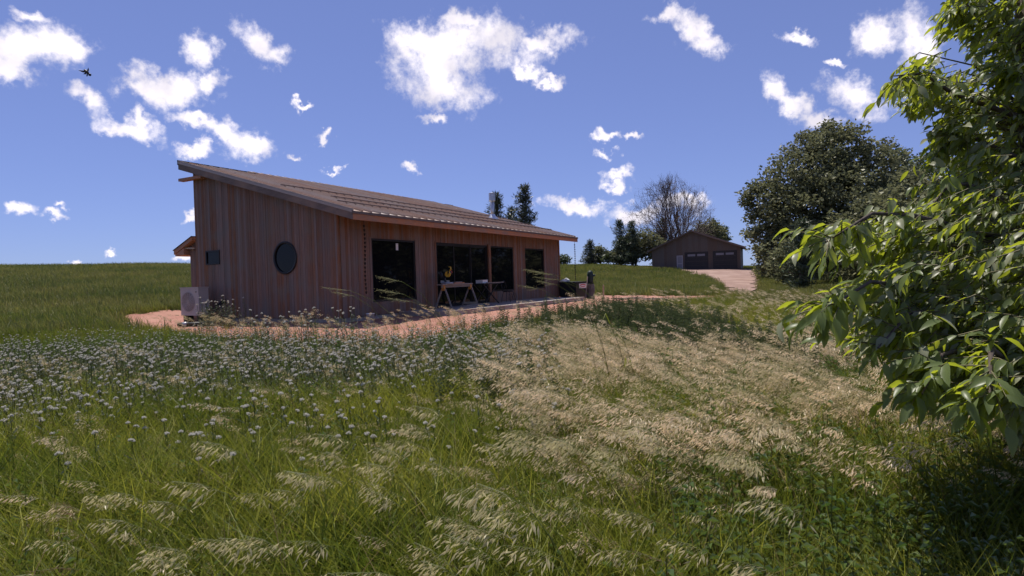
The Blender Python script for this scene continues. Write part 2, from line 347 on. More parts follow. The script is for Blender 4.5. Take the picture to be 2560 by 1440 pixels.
def gz(x, y): return float(ground(np.array([x, y])))
def G(px, depth, dz=0.0):
    "ground point under a picture column at a given forward distance"
    xy = XY(depth, depth*horizon_s(px)); return np.array([xy[0], xy[1], gz(*xy)+dz])

def ground_mesh():
    rings = np.concatenate([[0.0], np.geomspace(.6, 2600, 190)]); ang = np.linspace(0, 2*np.pi, 300, endpoint=False)
    Rr, A = np.meshgrid(rings[1:], ang, indexing='ij')
    xy = np.stack([CAM[0]+Rr*np.cos(A), CAM[1]+Rr*np.sin(A)], -1).reshape(-1, 2); xy = np.vstack([[CAM[:2]], xy])
    V = np.column_stack([xy, ground(xy)]); nA = len(ang); nR = len(rings)-1
    i, j = np.meshgrid(np.arange(nR-1), np.arange(nA), indexing='ij'); a = 1+i*nA+j; b = 1+i*nA+(j+1) % nA; c = b+nA; d = a+nA
    q = np.stack([a, d, c, b], -1).reshape(-1, 4)
    q = np.vstack([q, [[0, 1+k, 1+(k+1) % nA, 1+(k+1) % nA] for k in range(0)]]) if False else q
    return V, q
M_SOIL = surf('meadow_ground', (.075,.068,.030), (.040,.042,.018), .95, 1.6, bump=.4, c3=(.12,.10,.05), s3=.5, bscale=14, spec=.1)
V, q = ground_mesh(); struct('ground', arr_mesh('ground', V, q, M_SOIL, True))

# red dirt apron and gravel drive: sheets that lie on the ground
def in_poly(xy, poly):
    x, y = xy[..., 0], xy[..., 1]; ins = np.zeros(x.shape, bool); n = len(poly)
    for i in range(n):
        (x1, y1), (x2, y2) = poly[i], poly[(i+1) % n]
        c = ((y1 > y) != (y2 > y)) & (x < (x2-x1)*(y-y1)/(y2-y1+1e-12)+x1); ins ^= c
    return ins
DIRT = [(.6,11.6),(-1.4,9.0),(-2.2,6.6),(-2.7,3.6),(-3.5,.6),(-3.9,-1.9),(-3.7,-3.7),(-2.3,-4.7),(1.8,-5.0),(6.6,-5.6),(10.5,-6.6),(14.4,-7.9),(18.5,-8.6),(19.8,-7.2),(19.0,-4.0),(19.6,-1.0),(19.2,3.0),(18.5,9.5),(10,11)]
DRIVE_C = [(1852,36,1.2),(1852,44,1.5),(1846,52,2.0),(1834,60,2.6),(1818,69,3.5),(1802,78,4.6),(1790,86.5,5.6)]   # column, distance, half width
def drive_poly():
    Lp, Rp = [], []
    for px, t, h in DRIVE_C:
        s = t*horizon_s(px); Lp.append(tuple(XY(t, s-h))); Rp.append(tuple(XY(t, s+h)))
    return Lp+Rp[::-1]
DRIVE = drive_poly()
def sheet(name, poly, step, dz, mat, rough_edge):
    p = np.array(poly); lo, hi = p.min(0)-1, p.max(0)+1
    gx = np.arange(lo[0], hi[0], step); gy = np.arange(lo[1], hi[1], step); X, Y = np.meshgrid(gx, gy, indexing='ij'); xy = np.stack([X, Y], -1)
    jit = xy + rough_edge*np.stack([wob(X, Y, 1.6, 1.), wob(X, Y, 1.9, 4.)], -1) + rough_edge*.5*np.stack([wob(X, Y, 6, 2.), wob(X, Y, 5.3, 6.)], -1)
    m = in_poly(jit, poly); c = m[:-1,:-1] & m[1:,:-1] & m[1:,1:] & m[:-1,1:]
    idx = np.arange(X.size).reshape(X.shape); i, j = np.nonzero(c)
    q = np.stack([idx[i,j], idx[i+1,j], idx[i+1,j+1], idx[i,j+1]], -1); used = np.unique(q); re = np.full(X.size, -1); re[used] = np.arange(len(used))
    P = xy.reshape(-1, 2)[used]; z = ground(P)+dz+.018*wob(P[:,0], P[:,1], 4., 3.)+.010*wob(P[:,0], P[:,1], 11., 5.)
    return struct(name, arr_mesh(name, np.column_stack([P, z]), re[q], mat, True))
M_DIRT = surf('red_clay', (.345,.178,.135), (.27,.132,.10), .95, 2.2, bump=.5, bscale=9, spec=.1, c3=(.36,.20,.15), s3=.8)
M_GRAVEL = surf('gravel', (.30,.20,.165), (.20,.135,.11), .95, 9, bump=.6, bscale=25, spec=.1, c3=(.34,.24,.20), s3=.4)
sheet('dirt_path', DIRT, .16, .035, M_DIRT, .35)
sheet('gravel_driveway', DRIVE, .5, .05, M_GRAVEL, .6)
for k, (px, t) in enumerate([(1562, 2.55), (835, 2.75), (800, 11.6)]):        # small bare patches among the grass
    c = G(px, t); r = [.16, .14, .5][k]
    sheet('bare_soil', [(c[0]+r*math.cos(a)*(1+.25*math.sin(3*a)), c[1]+r*math.sin(a)) for a in np.linspace(0, 6.2, 16)], .05, .02, M_DIRT, .05)

# ------------------------------------------------------------------ the cedar house
WG, LH = 6.34, 15.6               # gable width, long wall length
EY, EZ, RY, RZ = -.84, 3.0, 6.68, 5.205
SLOPE = (RZ-EZ)/(RY-EY)
OX0, OX1 = -.30, 16.14
roofz = lambda y: EZ+SLOPE*(y-EY)
house = thing('cedar_house', 'single-storey cedar-clad house with a brown metal shed roof', 'house')
def rake_under(y): return roofz(y)-.20
BT = .022
# walls: cores behind the boards
core = MB(); core.prism([(.03,.03,-.2),(.03,WG-.03,-.2),(.03,WG-.03,rake_under(WG)-.02),(.03,.03,rake_under(.03)-.02)], [(.20,.03,-.2),(.20,WG-.03,-.2),(.20,WG-.03,rake_under(WG)-.02),(.20,.03,rake_under(.03)-.02)])
wall_g = part('gable_wall', core, M_SNOW, house)
WINS = [('window',1.377,3.56,.393,2.356),('sliding_door',4.79,8.39,.03,2.356),('window',8.575,10.615,.475,2.356),('window',11.73,13.75,.49,2.356)]
lw = MB()
edges = [.03]+sum([[a,b] for _,a,b,_,_ in WINS], [])+[LH-.03]
for i in range(0, len(edges), 2): lw.box(edges[i], edges[i+1], .03, .2, -.2, rake_under(.1)-.02)
for _, a, b, z0, z1 in WINS:
    lw.box(a, b, .03, .2, z1, rake_under(.1)-.02); lw.box(a, b, .03, .2, -.2, z0)
wall_l = part('long_wall', lw, M_SNOW, house)
wall_e = part('end_wall', MB().prism([(LH-.2,.2,-.2),(LH-.2,WG,-.2),(LH-.2,WG,rake_under(WG)-.02),(LH-.2,.2,rake_under(.2)-.02)], [(LH,.2,-.2),(LH,WG,-.2),(LH,WG,rake_under(WG)-.02),(LH,.2,rake_under(.2)-.02)]), M_BOARD, house)
wall_b = part('back_wall', MB().box(.2, LH-.2, WG-.2, WG-.01, -.2, rake_under(WG)-.04), M_BOARD, house)
# boards on the gable, cut round the round window and the small window
YC, ZC, RC = 2.124, 1.821, .494
YS0, YS1, ZS0, ZS1 = 5.13, 5.816, 1.746, 2.212
PITCHB = .101
def board_piece(parent, pts, axis, off, thick):
    "flat outline pts (u, z) pushed out by thick; axis 'x': wall in plane x=off, u=y"
    a, b = [], []
    for u, z in pts:
        if axis == 'x': a.append((off, u, z)); b.append((off-thick, u, z))
        else: a.append((u, off, z)); b.append((u, off-thick, z))
    mb = MB(); mb.prism(a, b) if axis == 'y' else mb.prism(b, a)
    return part('siding_board', mb, M_BOARD, parent)
def cols(a, b, p):
    n = max(1, round((b-a)/p)); w = (b-a)/n
    return [(a+i*w+.003, a+(i+1)*w-.003) for i in range(n)]
for u0, u1 in cols(0.0, WG, PITCHB):
    th = BT+random.uniform(-.004, .006); us = np.linspace(u0, u1, 4)
    top = [(u, rake_under(u)) for u in (u1, u0)]
    bot = random.uniform(-.012, .004)
    ch = [math.sqrt(max(0, (RC-.015)**2-(u-YC)**2)) for u in us]
    if max(ch) > .02:
        board_piece(wall_g, [(u, ZC+c) for u, c in zip(us, ch)]+top, 'x', .03, th+.03)
        board_piece(wall_g, [(u0, bot), (u1, bot)]+[(u, ZC-c) for u, c in zip(us[::-1], ch[::-1])], 'x', .03, th+.03)
    elif u1 > YS0+.01 and u0 < YS1-.01:
        board_piece(wall_g, [(u0, ZS1-.02), (u1, ZS1-.02)]+top, 'x', .03, th+.03)
        board_piece(wall_g, [(u0, bot), (u1, bot), (u1, ZS0+.02), (u0, ZS0+.02)], 'x', .03, th+.03)
    else: board_piece(wall_g, [(u0, bot), (u1, bot)]+top, 'x', .03, th+.03)
ZTOP = rake_under(.0)-.005
cuts = sorted(set([-.026]+sum([[a, b] for _, a, b, _, _ in WINS], [])+[LH]))
for a, b in zip(cuts[:-1], cuts[1:]):
    w = [x for x in WINS if abs(x[1]-a) < 1e-6]
    for u0, u1 in cols(a, b, PITCHB):
        th = BT+random.uniform(-.004, .006); bot = random.uniform(-.012, .004)
        if w:
            board_piece(wall_l, [(u0, w[0][4]+.002), (u1, w[0][4]+.002), (u1, ZTOP), (u0, ZTOP)], 'y', .03, th+.03)
            if w[0][3] > .2: board_piece(wall_l, [(u0, bot), (u1, bot), (u1, w[0][3]-.002), (u0, w[0][3]-.002)], 'y', .03, th+.03)
        else: board_piece(wall_l, [(u0, bot), (u1, bot), (u1, ZTOP), (u0, ZTOP)], 'y', .03, th+.03)
# window and door units
def frame_rect(mb, x0, x1, z0, z1, w, y0, y1):
    mb.box(x0, x1, y0, y1, z0, z0+w); mb.box(x0, x1, y0, y1, z1-w, z1); mb.box(x0, x0+w, y0, y1, z0+w, z1-w); mb.box(x1-w, x1, y0, y1, z0+w, z1-w)
for name, a, b, z0, z1 in WINS:
    fr = MB(); frame_rect(fr, a+.004, b-.004, z0+.004, z1-.004, .055, -.012, .12)
    lab = {1.377: 'tall dark picture window with a white sticker', 4.79: 'wide dark sliding glass door behind the sawhorse', 8.575: 'dark window above the wire chair', 11.73: 'narrowest dark window at the far end'}[a]
    u = part(name, fr, M_FRAME, house, label=lab)
    if name == 'sliding_door':
        xs = [a+.06, a+1.22, a+2.36, b-.06]
        for i in range(3):
            yy = .03+.03*(i % 2)
            part('pane', MB().box(xs[i]+.04, xs[i+1]-.04, yy, yy+.02, z0+.1, z1-.1), M_GLASS, u)
            st = MB(); frame_rect(st, xs[i]+.002, xs[i+1]-.002, z0+.06, z1-.06, .045, yy-.012, yy+.028); part('door_sash', st, M_FRAME, u)
    else:
        part('pane', MB().box(a+.06, b-.06, .03, .05, z0+.06, z1-.06), M_GLASS, u)
    if a < 2: part('sticker', MB().box(2.62, 2.74, .024, .028, 2.02, 2.24), M_WHITE, u)
    tr = MB(); tr.box(a-.085, a-.003, -.036, -.014 if False else .0, max(z0-.03, 0.0), z1+.03); tr.box(b+.003, b+.085, -.036, .0, max(z0-.03, 0.0), z1+.03)
    if a != 8.575: part('casing', tr, M_BOARD, u)
# round window
def ring(mb, c, r0, r1, x0, x1, n=48):
    b = len(mb.v)
    for r, x in ((r0, x0), (r1, x0), (r1, x1), (r0, x1)):
        for k in range(n): a = 2*math.pi*k/n; mb.v.append((x, c[0]+r*math.cos(a), c[1]+r*math.sin(a)))
    for q in range(4):
        for k in range(n):
            mb.f.append((b+q*n+k, b+((q+1) % 4)*n+k, b+((q+1) % 4)*n+(k+1) % n, b+q*n+(k+1) % n))
rw = MB(); ring(rw, (YC, ZC), RC-.055, RC+.004, -.055, .02); rwin = part('round_window', rw, M_FRAME, house, True, 'round dark window with a thick black frame')
rp = MB(); rp.lathe((-.012, YC, ZC), [(RC-.05, 0), (RC-.05, .012)], 48, 'x'); part('pane', rp, M_GLASS, rwin)
sw = MB()
for y0, y1, z0, z1 in ((YS0,YS1,ZS0,ZS0+.045),(YS0,YS1,ZS1-.045,ZS1),(YS0,YS0+.045,ZS0+.045,ZS1-.045),(YS1-.045,YS1,ZS0+.045,ZS1-.045)): sw.box(-.05, .02, y0, y1, z0, z1)
swin = part('small_window', sw, M_FRAME, house, label='small square dark window near the tall corner'); part('pane', MB().box(-.014, .0, YS0+.04, YS1-.04, ZS0+.04, ZS1-.04), M_GLASS, swin)
# corner trims and a broad post
part('corner_trim', MB().box(.06, .20, -.040, -.034, -.005, ZTOP-.01), M_BOARD, house)
part('corner_trim', MB().box(LH-.12, LH+.03, -.045, .12, -.005, ZTOP-.01), M_BOARD, house)
part('door_post', MB().box(8.395, 8.572, -.075, .02, .035, 2.40), M_BOARD, house)
# foundation and patio slab
part('foundation', MB().box(.02, LH-.02, .012, WG-.02, -.6, -.014), M_CONC, house)
slab = MB()
pts = [(2.6,-.005),(2.6,-1.86),(4.2,-1.97),(9.0,-2.12),(13.6,-2.12),(13.6,-.005)]
slab.prism([(x, y, -.42) for x, y in pts], [(x, y, .03) for x, y in pts]); 
slab_o = thing('patio_slab', 'pale concrete patio slab along the glass doors', 'patio', (8.5,-.9,-.16)); 
part('slab', slab, M_CONC, slab_o)
# roof
roof = part('roof', MB().prism([(OX0+.04, EY+.04, EZ-.225),(OX0+.04, RY-.03, RZ-.225),(OX0+.04, RY-.03, RZ-.022),(OX0+.04, EY+.04, EZ-.018)],
        [(OX1-.04, EY+.04, EZ-.225),(OX1-.04, RY-.03, RZ-.225),(OX1-.04, RY-.03, RZ-.022),(OX1-.04, EY+.04, EZ-.018)]), M_FASCIA, house)
NP = 43; PWd = (OX1-OX0)/NP; nv = np.array([0, -SLOPE, 1])/math.hypot(1, SLOPE)
def roofp(x, y, h=0.0): return (x, y+nv[1]*h, roofz(y)+nv[2]*h)
for i in range(NP):
    x0 = OX0+i*PWd; x1 = x0+PWd-.004; ylo = EY-.035; yhi = RY
    if 2.9 < x0 < 15.2: yhi = RY+.62
    prof = [(x0, .0), (x0, .060), (x0+.024, .060), (x0+.024, .0035), (x0+.19, .0035), (x0+.195, .008), (x0+.215, .008), (x0+.22, .0035), (x1, .0035), (x1, .0)]
    mb = MB(); mb.prism([roofp(x, yhi, h-.008) for x, h in prof], [roofp(x, ylo, h-.008) for x, h in prof])
    part('roof_panel', mb, M_ROOF, roof)
# raised ridge cap of the long middle part, and back verge
part('ridge_cap', MB().prism([roofp(2.95,RY+.40,.035), roofp(2.95,RY+.66,.035), roofp(2.95,RY+.66,-.16), roofp(2.95,RY+.40,-.012)][::-1], [roofp(15.3,RY+.40,.035), roofp(15.3,RY+.66,.035), roofp(15.3,RY+.66,-.16), roofp(15.3,RY+.40,-.012)][::-1]), M_ROOF, roof)
part('ridge_trim', MB().beam(roofp(OX0-.01,RY+.012,-.02), roofp(2.9,RY+.012,-.02), .03, .16), M_SNOW, roof)
part('ridge_trim', MB().beam(roofp(15.35,RY+.012,-.02), roofp(OX1,RY+.012,-.02), .03, .16), M_SNOW, roof)
# boxed rear extension under the middle part
part('rear_eave', MB().prism([(2.95,RY-.02,RZ-.20),(2.95,RY+.6,RZ+.6*SLOPE-.20),(2.95,RY+.6,RZ+.6*SLOPE-.03),(2.95,RY-.02,RZ-.03)], [(15.3,RY-.02,RZ-.20),(15.3,RY+.6,RZ+.6*SLOPE-.20),(15.3,RY+.6,RZ+.6*SLOPE-.03),(15.3,RY-.02,RZ-.03)]), M_FASCIA, roof)
# fascia boards
def rake(xa, xb, m): return MB().prism([(xa,EY,EZ-.25),(xa,RY,RZ-.25),(xa,RY,RZ-.012),(xa,EY,EZ-.012)], [(xb,EY,EZ-.25),(xb,RY,RZ-.25),(xb,RY,RZ-.012),(xb,EY,EZ-.012)])
part('rake_board', rake(OX0, OX0+.038, 0), M_RAKE, roof); part('rake_board', rake(OX1-.038, OX1, 0), M_RAKE, roof)
part('eave_fascia', MB().box(OX0+.04, OX1-.04, EY, EY+.038, EZ-.25, EZ-.085), M_FASCIA, roof)
part('drip_edge', MB().box(OX0-.012, OX1+.012, EY-.03, EY+.02, EZ-.083, EZ-.012), M_RAIL, roof)
part('drip_edge', MB().prism([(OX0-.014,EY,EZ-.055),(OX0-.014,RY,RZ-.055),(OX0-.014,RY,RZ+.004),(OX0-.014,EY,EZ+.004)], [(OX0-.002,EY,EZ-.055),(OX0-.002,RY,RZ-.055),(OX0-.002,RY,RZ+.004),(OX0-.002,EY,EZ+.004)]), M_ROOF, roof)
part('outrigger', MB().box(OX0+.05, -.06, 5.62, 6.78, 4.575, 4.665), M_FASCIA, roof)
# snow rails
for y0, xa in ((.42, .5), (1.55, 1.4), (3.0, .7)):
    rl = MB(); 
    for h in (.075,): rl.beam(roofp(xa, y0+h*.6, h), roofp(15.7, y0+h*.6, h), .03, .03)
    r_o = part('snow_rail', rl, M_RAIL, roof)
    for i in range(NP):
        x0 = OX0+i*PWd+.008
        if x0 > xa: part('rail_clamp', MB().beam(roofp(x0, y0-.02, .035), roofp(x0, y0+.09, .085), .022, .035), M_RAIL, r_o)
# stove pipe
cx, cyy = 13.04, 2.34; cz = roofz(cyy)
pipe = part('stove_pipe', MB().lathe((cx, cyy, cz), [(.095,-.15),(.095,.98)], 18), M_STEEL, roof, True)
part('flashing', MB().lathe((cx, cyy, cz), [(.30,-.03),(.29,.03),(.15,.14),(.112,.24),(.098,.25)], 18), M_STEELB, pipe, True)
part('flashing_plate', MB().beam(roofp(cx, cyy-.36, .018), roofp(cx, cyy+.36, .018), .62, .012), M_STEELB, pipe)
cap = MB().lathe((cx, cyy, cz), [(.10,.86),(.155,.90),(.155,.915),(.125,.93),(.125,1.24),(.16,1.25),(.16,1.27),(.02,1.31)], 18); part('chimney_cap', cap, M_STEEL, pipe)
cg = MB()
for k in range(12): a = 2*math.pi*k/12; cg.beam((cx+.15*math.cos(a), cyy+.15*math.sin(a), cz+.91), (cx+.15*math.cos(a), cyy+.15*math.sin(a), cz+1.25), .012, .012)
part('cap_cage', cg, M_STEEL, pipe)
# lean-to at the back
annex = part('lean_to', MB().prism([(.12,WG-.005,-.2),(.12,6.80,-.2),(.12,6.80,2.42),(.12,WG-.005,2.60)], [(LH-3,WG-.005,-.2),(LH-3,6.80,-.2),(LH-3,6.80,2.42),(LH-3,WG-.005,2.60)]), M_SNOW, house)
for u0, u1 in cols(WG+.002, 6.82, PITCHB): board_piece(annex, [(u0, .0), (u1, .0), (u1, 2.64-.4*(u1-WG)), (u0, 2.64-.4*(u0-WG))], 'x', .12, BT)
lt = MB().prism([(-.12,WG+.04,2.60),(-.12,7.37,2.16),(-.12,7.37,2.30),(-.12,WG+.04,2.715)], [(LH-3,WG+.04,2.60),(LH-3,7.37,2.16),(LH-3,7.37,2.30),(LH-3,WG+.04,2.715)]); part('lean_to_roof', lt, M_FASCIA, house)
part('lean_to_soffit', MB().prism([(-.10,6.86,2.13),(-.10,7.33,2.10),(-.10,7.33,2.18),(-.10,6.86,2.36)], [(LH-3.1,6.86,2.13),(LH-3.1,7.33,2.10),(LH-3.1,7.33,2.18),(LH-3.1,6.86,2.36)]), M_FASCIA, house)
part('lean_to_trim', MB().prism([(-.14,WG+.045,2.718),(-.14,7.40,2.290),(-.14,7.40,2.315),(-.14,WG+.045,2.74)], [(LH-3,WG+.045,2.718),(LH-3,7.40,2.290),(LH-3,7.40,2.315),(LH-3,WG+.045,2.74)]), M_SNOW, house)
part('bracket', MB().beam((-.02, 6.42, 2.33), (-.02, 6.90, 2.36), .06, .045), M_WOOD, house)

# ------------------------------------------------------------------ things round the house
def rain_chain(x, z0, z1, label):
    ch = thing('rain_chain', label, 'rain chain', (x, EY+.06, z1), 'rain chains')
    n = int(round((z0-z1)/.118)); st = (z0-z1)/n
    part('hook', MB().tube([(x, EY+.06, z0+.12), (x, EY+.06, z0-.02)], .008, 6), M_CHAIN, ch)
    for i in range(n):
        z = z0-i*st; dx = .02*math.sin(i*.4)
        c = MB().lathe((x+dx, EY+.06, z-.105), [(.014,0),(.020,.012),(.036,.07),(.040,.072),(.030,.066),(.014,.02)], 8); c.tube([(x+dx, EY+.06, z-.10), (x+dx, EY+.06, z+.015)], .006, 5)
        part('cup', c, M_CHAIN, ch)
rain_chain(.23, 2.66, .66, 'dark cup rain chain hanging before the cedar corner')
rain_chain(15.86, 2.66, .82, 'dark cup rain chain hanging at the far eave over the black box')

# heat pump
hp = thing('heat_pump', 'beige outdoor heat pump unit standing by the tall gable corner', 'heat pump', (-.62, 5.6, gz(-.6,5.6)))
hb = MB().box(-.82, -.47, 5.14, 6.04, .13, 1.0); part('cabinet', hb, M_BEIGE, hp)
part('top_lid', MB().box(-.84, -.455, 5.125, 6.055, 1.001, 1.03), M_BEIGE, hp)
part('fan_recess', MB().lathe((-.826, 5.66, .56), [(.30,0),(.30,.005)], 32, 'x'), M_GRILL, hp)
gm = MB()
for r in np.linspace(.05, .31, 9): ring(gm, (5.66, .56), r-.006, r+.006, -.842, -.83, 32)
for k in range(8): a = math.pi*k/8; gm.beam((-.838, 5.66-.31*math.cos(a), .56-.31*math.sin(a)), (-.838, 5.66+.31*math.cos(a), .56+.31*math.sin(a)), .008, .006, (1,0,0))
part('fan_guard', gm, M_BEIGE, hp)
part('badge', MB().box(-.824, -.8205, 5.22, 5.30, .86, .89), M_GRILL, hp)
for y in (5.25, 5.93):
    part('leg', MB().box(-.80, -.49, y-.03, y+.03, gz(-.6,5.6)-.03, .129), M_BLACK, hp)
part('side_valve_cover', MB().box(-.66, -.49, 5.085, 5.139, .18, .62), M_BEIGE, hp)
lineset = MB()
for k in range(2):
    lineset.tube([(-.55-.06*k, 5.11, .30+.10*k), (-.52-.05*k, 5.00, .22+.08*k), (-.40, 4.95, .25+.09*k), (-.16, 4.94, .48+.07*k), (-.01, 4.94, .52+.07*k)], .022, 8)
part('refrigerant_line', lineset, M_BLACK, hp, True)
gp = G(478, 18.1); 
pl = thing('drain_pipe', 'short dark pipe lying on the red dirt before the heat pump', 'pipe', tuple(gp))
d0 = np.array([*(R0[:2]), 0]); a0 = gp-d0*.42+np.array([0,0,.10]); a1 = gp+d0*.42+np.array([0,0,.11])
part('pipe_body', MB().tube([a0, (a0+a1)/2, a1], .06, 12), M_BLACK, pl, True)
part('pipe_collar', MB().tube([a0+d0*.14, a0+d0*.28], .078, 12), M_GREY, pl, True)
part('prop_block', MB().box(gp[0]-.09, gp[0]+.09, gp[1]-.09, gp[1]+.09, gp[2]-.04, gp[2]+.05), M_WOODG, pl)

# bucket
bz = gz(.55, -.62)+.03
bk = thing('bucket', 'white plastic bucket standing in shade at the house corner', 'bucket', (.55, -.62, bz))
part('bucket_body', MB().lathe((.55, -.62, bz), [(.10,0),(.118,.24),(.124,.24),(.124,.262),(.112,.262),(.10,.05)], 18), M_WHITE, bk, True)
part('handle', MB().tube([(.55+.126*math.cos(a), -.745+.05*math.sin(a)*0, bz+.24-.13*math.sin(a)) for a in np.linspace(0, math.pi, 10)], .004, 5), M_GREY, bk)

# sawhorse with planks
SZ = .03
sh = thing('sawhorse', 'pale timber sawhorse with orange brackets before the glass door', 'sawhorse', (5.1, -.68, SZ))
part('beam', MB().box(4.10, 6.05, -.70, -.66, .745, .83), M_WOODG, sh)
for x in (4.22, 5.93):
    br = MB().prism([(x-.05,-.74,.64),(x-.05,-.62,.64),(x-.05,-.65,.85),(x-.05,-.71,.85)], [(x+.05,-.74,.64),(x+.05,-.62,.64),(x+.05,-.65,.85),(x+.05,-.71,.85)]); part('bracket', br, M_ORANGE, sh)
    part('leg', MB().beam((x, -.745, .70), (x+.03, -.98, SZ), .05, .035, (1,0,0)), M_WOODG, sh)
    part('leg', MB().beam((x, -.615, .70), (x-.03, -.34, SZ), .05, .035, (1,0,0)), M_WOODG, sh)
part('tie_board', MB().beam((5.93, -.93, SZ+.11), (5.93, -.40, SZ+.11), .035, .08), M_WOOD, sh)
plank = lambda nm, lab, x0, x1, y0, y1, z0, z1, m=M_WOOD: (lambda o: part('board', MB().prism([(x0,y0,z0),(x1,y0+.02,z0),(x1,y1+.02,z0),(x0,y1,z0)], [(x0,y0,z1),(x1,y0+.02,z1),(x1,y1+.02,z1),(x0,y1,z1)]), m, o))(thing(nm, lab, 'plank', ((x0+x1)/2, (y0+y1)/2, z0), 'planks on the sawhorse'))
plank('plank', 'long grey plank lying lowest along the sawhorse', 4.0, 5.95, -.80, -.56, .8305, .868, M_WOODG)
plank('plank', 'short reddish plank end stacked on the sawhorse', 4.75, 5.45, -.78, -.62, .869, .905, M_FASCIA)
plank('plank', 'grey offcut on top of the sawhorse plank stack', 4.9, 5.35, -.74, -.60, .906, .935, M_WOODG)
ms = thing('mitre_saw', 'yellow and black mitre saw with raised arm on the sawhorse', 'saw', (4.45, -.70, .869))
part('saw_base', MB().lathe((4.45, -.69, .869), [(.20,0),(.21,.02),(.20,.05),(.15,.06)], 18), M_GREY, ms)
part('saw_fence', MB().box(4.20, 4.72, -.60, -.575, .90, .99), M_GREY, ms)
part('pivot', MB().beam((4.45, -.58, .93), (4.45, -.55, 1.13), .09, .10), M_BLACK, ms)
part('arm', MB().beam((4.45, -.56, 1.08), (4.43, -.80, 1.28), .07, .08), M_BLACK, ms)
part('blade_guard', MB().tube([(4.40, -.74, 1.20), (4.44, -.74, 1.20)], .105, 20), M_YELLOW, ms)
part('motor', MB().tube([(4.46, -.70, 1.24), (4.64, -.70, 1.27)], .065, 14), M_BLACK, ms, True)
part('handle', MB().tube([(4.42, -.80, 1.30), (4.42, -.87, 1.36), (4.43, -.86, 1.44), (4.44, -.78, 1.45)], .022, 8), M_YELLOW, ms, True)
part('motor_cap', MB().tube([(4.645, -.70, 1.27), (4.675, -.70, 1.275)], .06, 14), M_RED, ms, True)
part('dust_bag', MB().lathe((4.43, -.46, 1.05), [(.02,0),(.05,.03),(.06,.12),(.045,.2),(.015,.22)], 10), M_BLACK, ms, True)
# dark folding table beside it
ft = thing('folding_table', 'dark folding work table with crossed legs between sawhorse and post', 'table', (7.35, -.52, SZ))
part('table_top', MB().box(6.72, 8.02, -.80, -.24, .80, .84), M_BLACK, ft)
for y in (-.74, -.30):
    part('leg', MB().beam((6.80, y, SZ), (7.90, y+.02, .80), .035, .035), M_BLACK, ft); part('leg', MB().beam((7.93, y, SZ), (6.85, y+.04, .80), .035, .035), M_BLACK, ft)
part('cross_bar', MB().beam((7.36, -.78, .42), (7.36, -.26, .42), .025, .025), M_BLACK, ft)
for k, (nm, lab, b, m) in enumerate([('carton', 'pale flat carton on the dark folding table', (6.80,7.18,-.70,-.40,.8405,.95), M_WHITE), ('wood_strip', 'thin pale wood strip on the dark folding table edge', (7.0,8.3,-.80,-.74,.8405,.868), M_WOODG)]):
    o = thing(nm, lab, 'carton' if k == 0 else 'plank', (b[0]+.1, b[2]+.05, b[4])); part('body', MB().box(*b), m, o)
    if k == 0: part('lid', MB().box(b[0]-.01, b[1]+.01, b[2]-.01, b[3]+.01, b[5]+.001, b[5]+.02), m, o)
# stacked lumber and a tarp on the slab
for k, (x0, x1, y, z, m, lab) in enumerate([(4.6,6.6,-1.12,SZ,M_WOODG,'long grey board on the slab under the sawhorse'),(5.1,6.9,-1.02,SZ,M_WOOD,'paler board on the slab beside the grey one'),(5.0,6.7,-1.07,SZ+.041,M_WOODG,'upper board of the low stack under the sawhorse')]):
    o = thing('floor_board', lab, 'board', (x0, y, z), 'boards on the patio slab'); part('board', MB().beam((x0, y, z+.02), (x1, y+.05, z+.02), .085, .038), m, o)
tb = MB(); tg = [(6.1+.08*i, -1.30+.07*j, SZ+.02+.035*abs(math.sin(i*1.9+j))*(1 if 0 < i < 7 and 0 < j < 4 else 0)) for i in range(8) for j in range(5)]
tb.add(tg, [(i*5+j, (i+1)*5+j, (i+1)*5+j+1, i*5+j+1) for i in range(7) for j in range(4)]); tb.add([(x, y, SZ+.004) for x, y, z in tg], [(i*5+j+1, (i+1)*5+j+1, (i+1)*5+j, i*5+j) for i in range(7) for j in range(4)])
tr_o = thing('folded_tarp', 'crumpled dark blue tarp on the slab by the sawhorse foot', 'tarp', (6.4, -1.1, SZ)); part('cloth', tb, M_BLUE, tr_o, True)
# wire chair
chx, chy = 8.95, -.62
wc = thing('wire_chair', 'black wire chair with round loops below the dark window', 'chair', (chx, chy, SZ))
def loop(c, r, u, v, n=18): return [tuple(np.array(c)+r*(math.cos(2*math.pi*k/n)*np.array(u)+math.sin(2*math.pi*k/n)*np.array(v))) for k in range(n+1)]
part('seat', MB().lathe((chx, chy, SZ+.44), [(.20,0),(.21,.012),(.20,.025)], 20), M_BLACK, wc)
part('seat_ring', MB().tube(loop((chx, chy, SZ+.43), .215, (1,0,0), (0,1,0)), .010, 6), M_BLACK, wc)
for sx in (-1, 1):
    for sy in (-1, 1): part('leg', MB().tube([(chx+.14*sx, chy+.14*sy, SZ+.44), (chx+.19*sx, chy+.19*sy, SZ+.2), (chx+.21*sx, chy+.21*sy, SZ)], .011, 6), M_BLACK, wc)
for sx in (-.42, .42): part('side_loop', MB().tube(loop((chx+sx*.4, chy-.20, SZ+.21), .15, (1,0,0), (0,0,1)), .008, 6), M_BLACK, wc)
part('backrest', MB().tube([(chx+.19, chy+.16, SZ+.44), (chx+.2, chy+.2, SZ+.7), (chx+.12, chy+.22, SZ+.86), (chx-.12, chy+.22, SZ+.86), (chx-.2, chy+.2, SZ+.7), (chx-.19, chy+.16, SZ+.44)], .011, 6), M_BLACK, wc, True)
part('back_loop', MB().tube(loop((chx, chy+.215, SZ+.68), .13, (1,0,0), (0,0,1)), .007, 6), M_BLACK, wc)

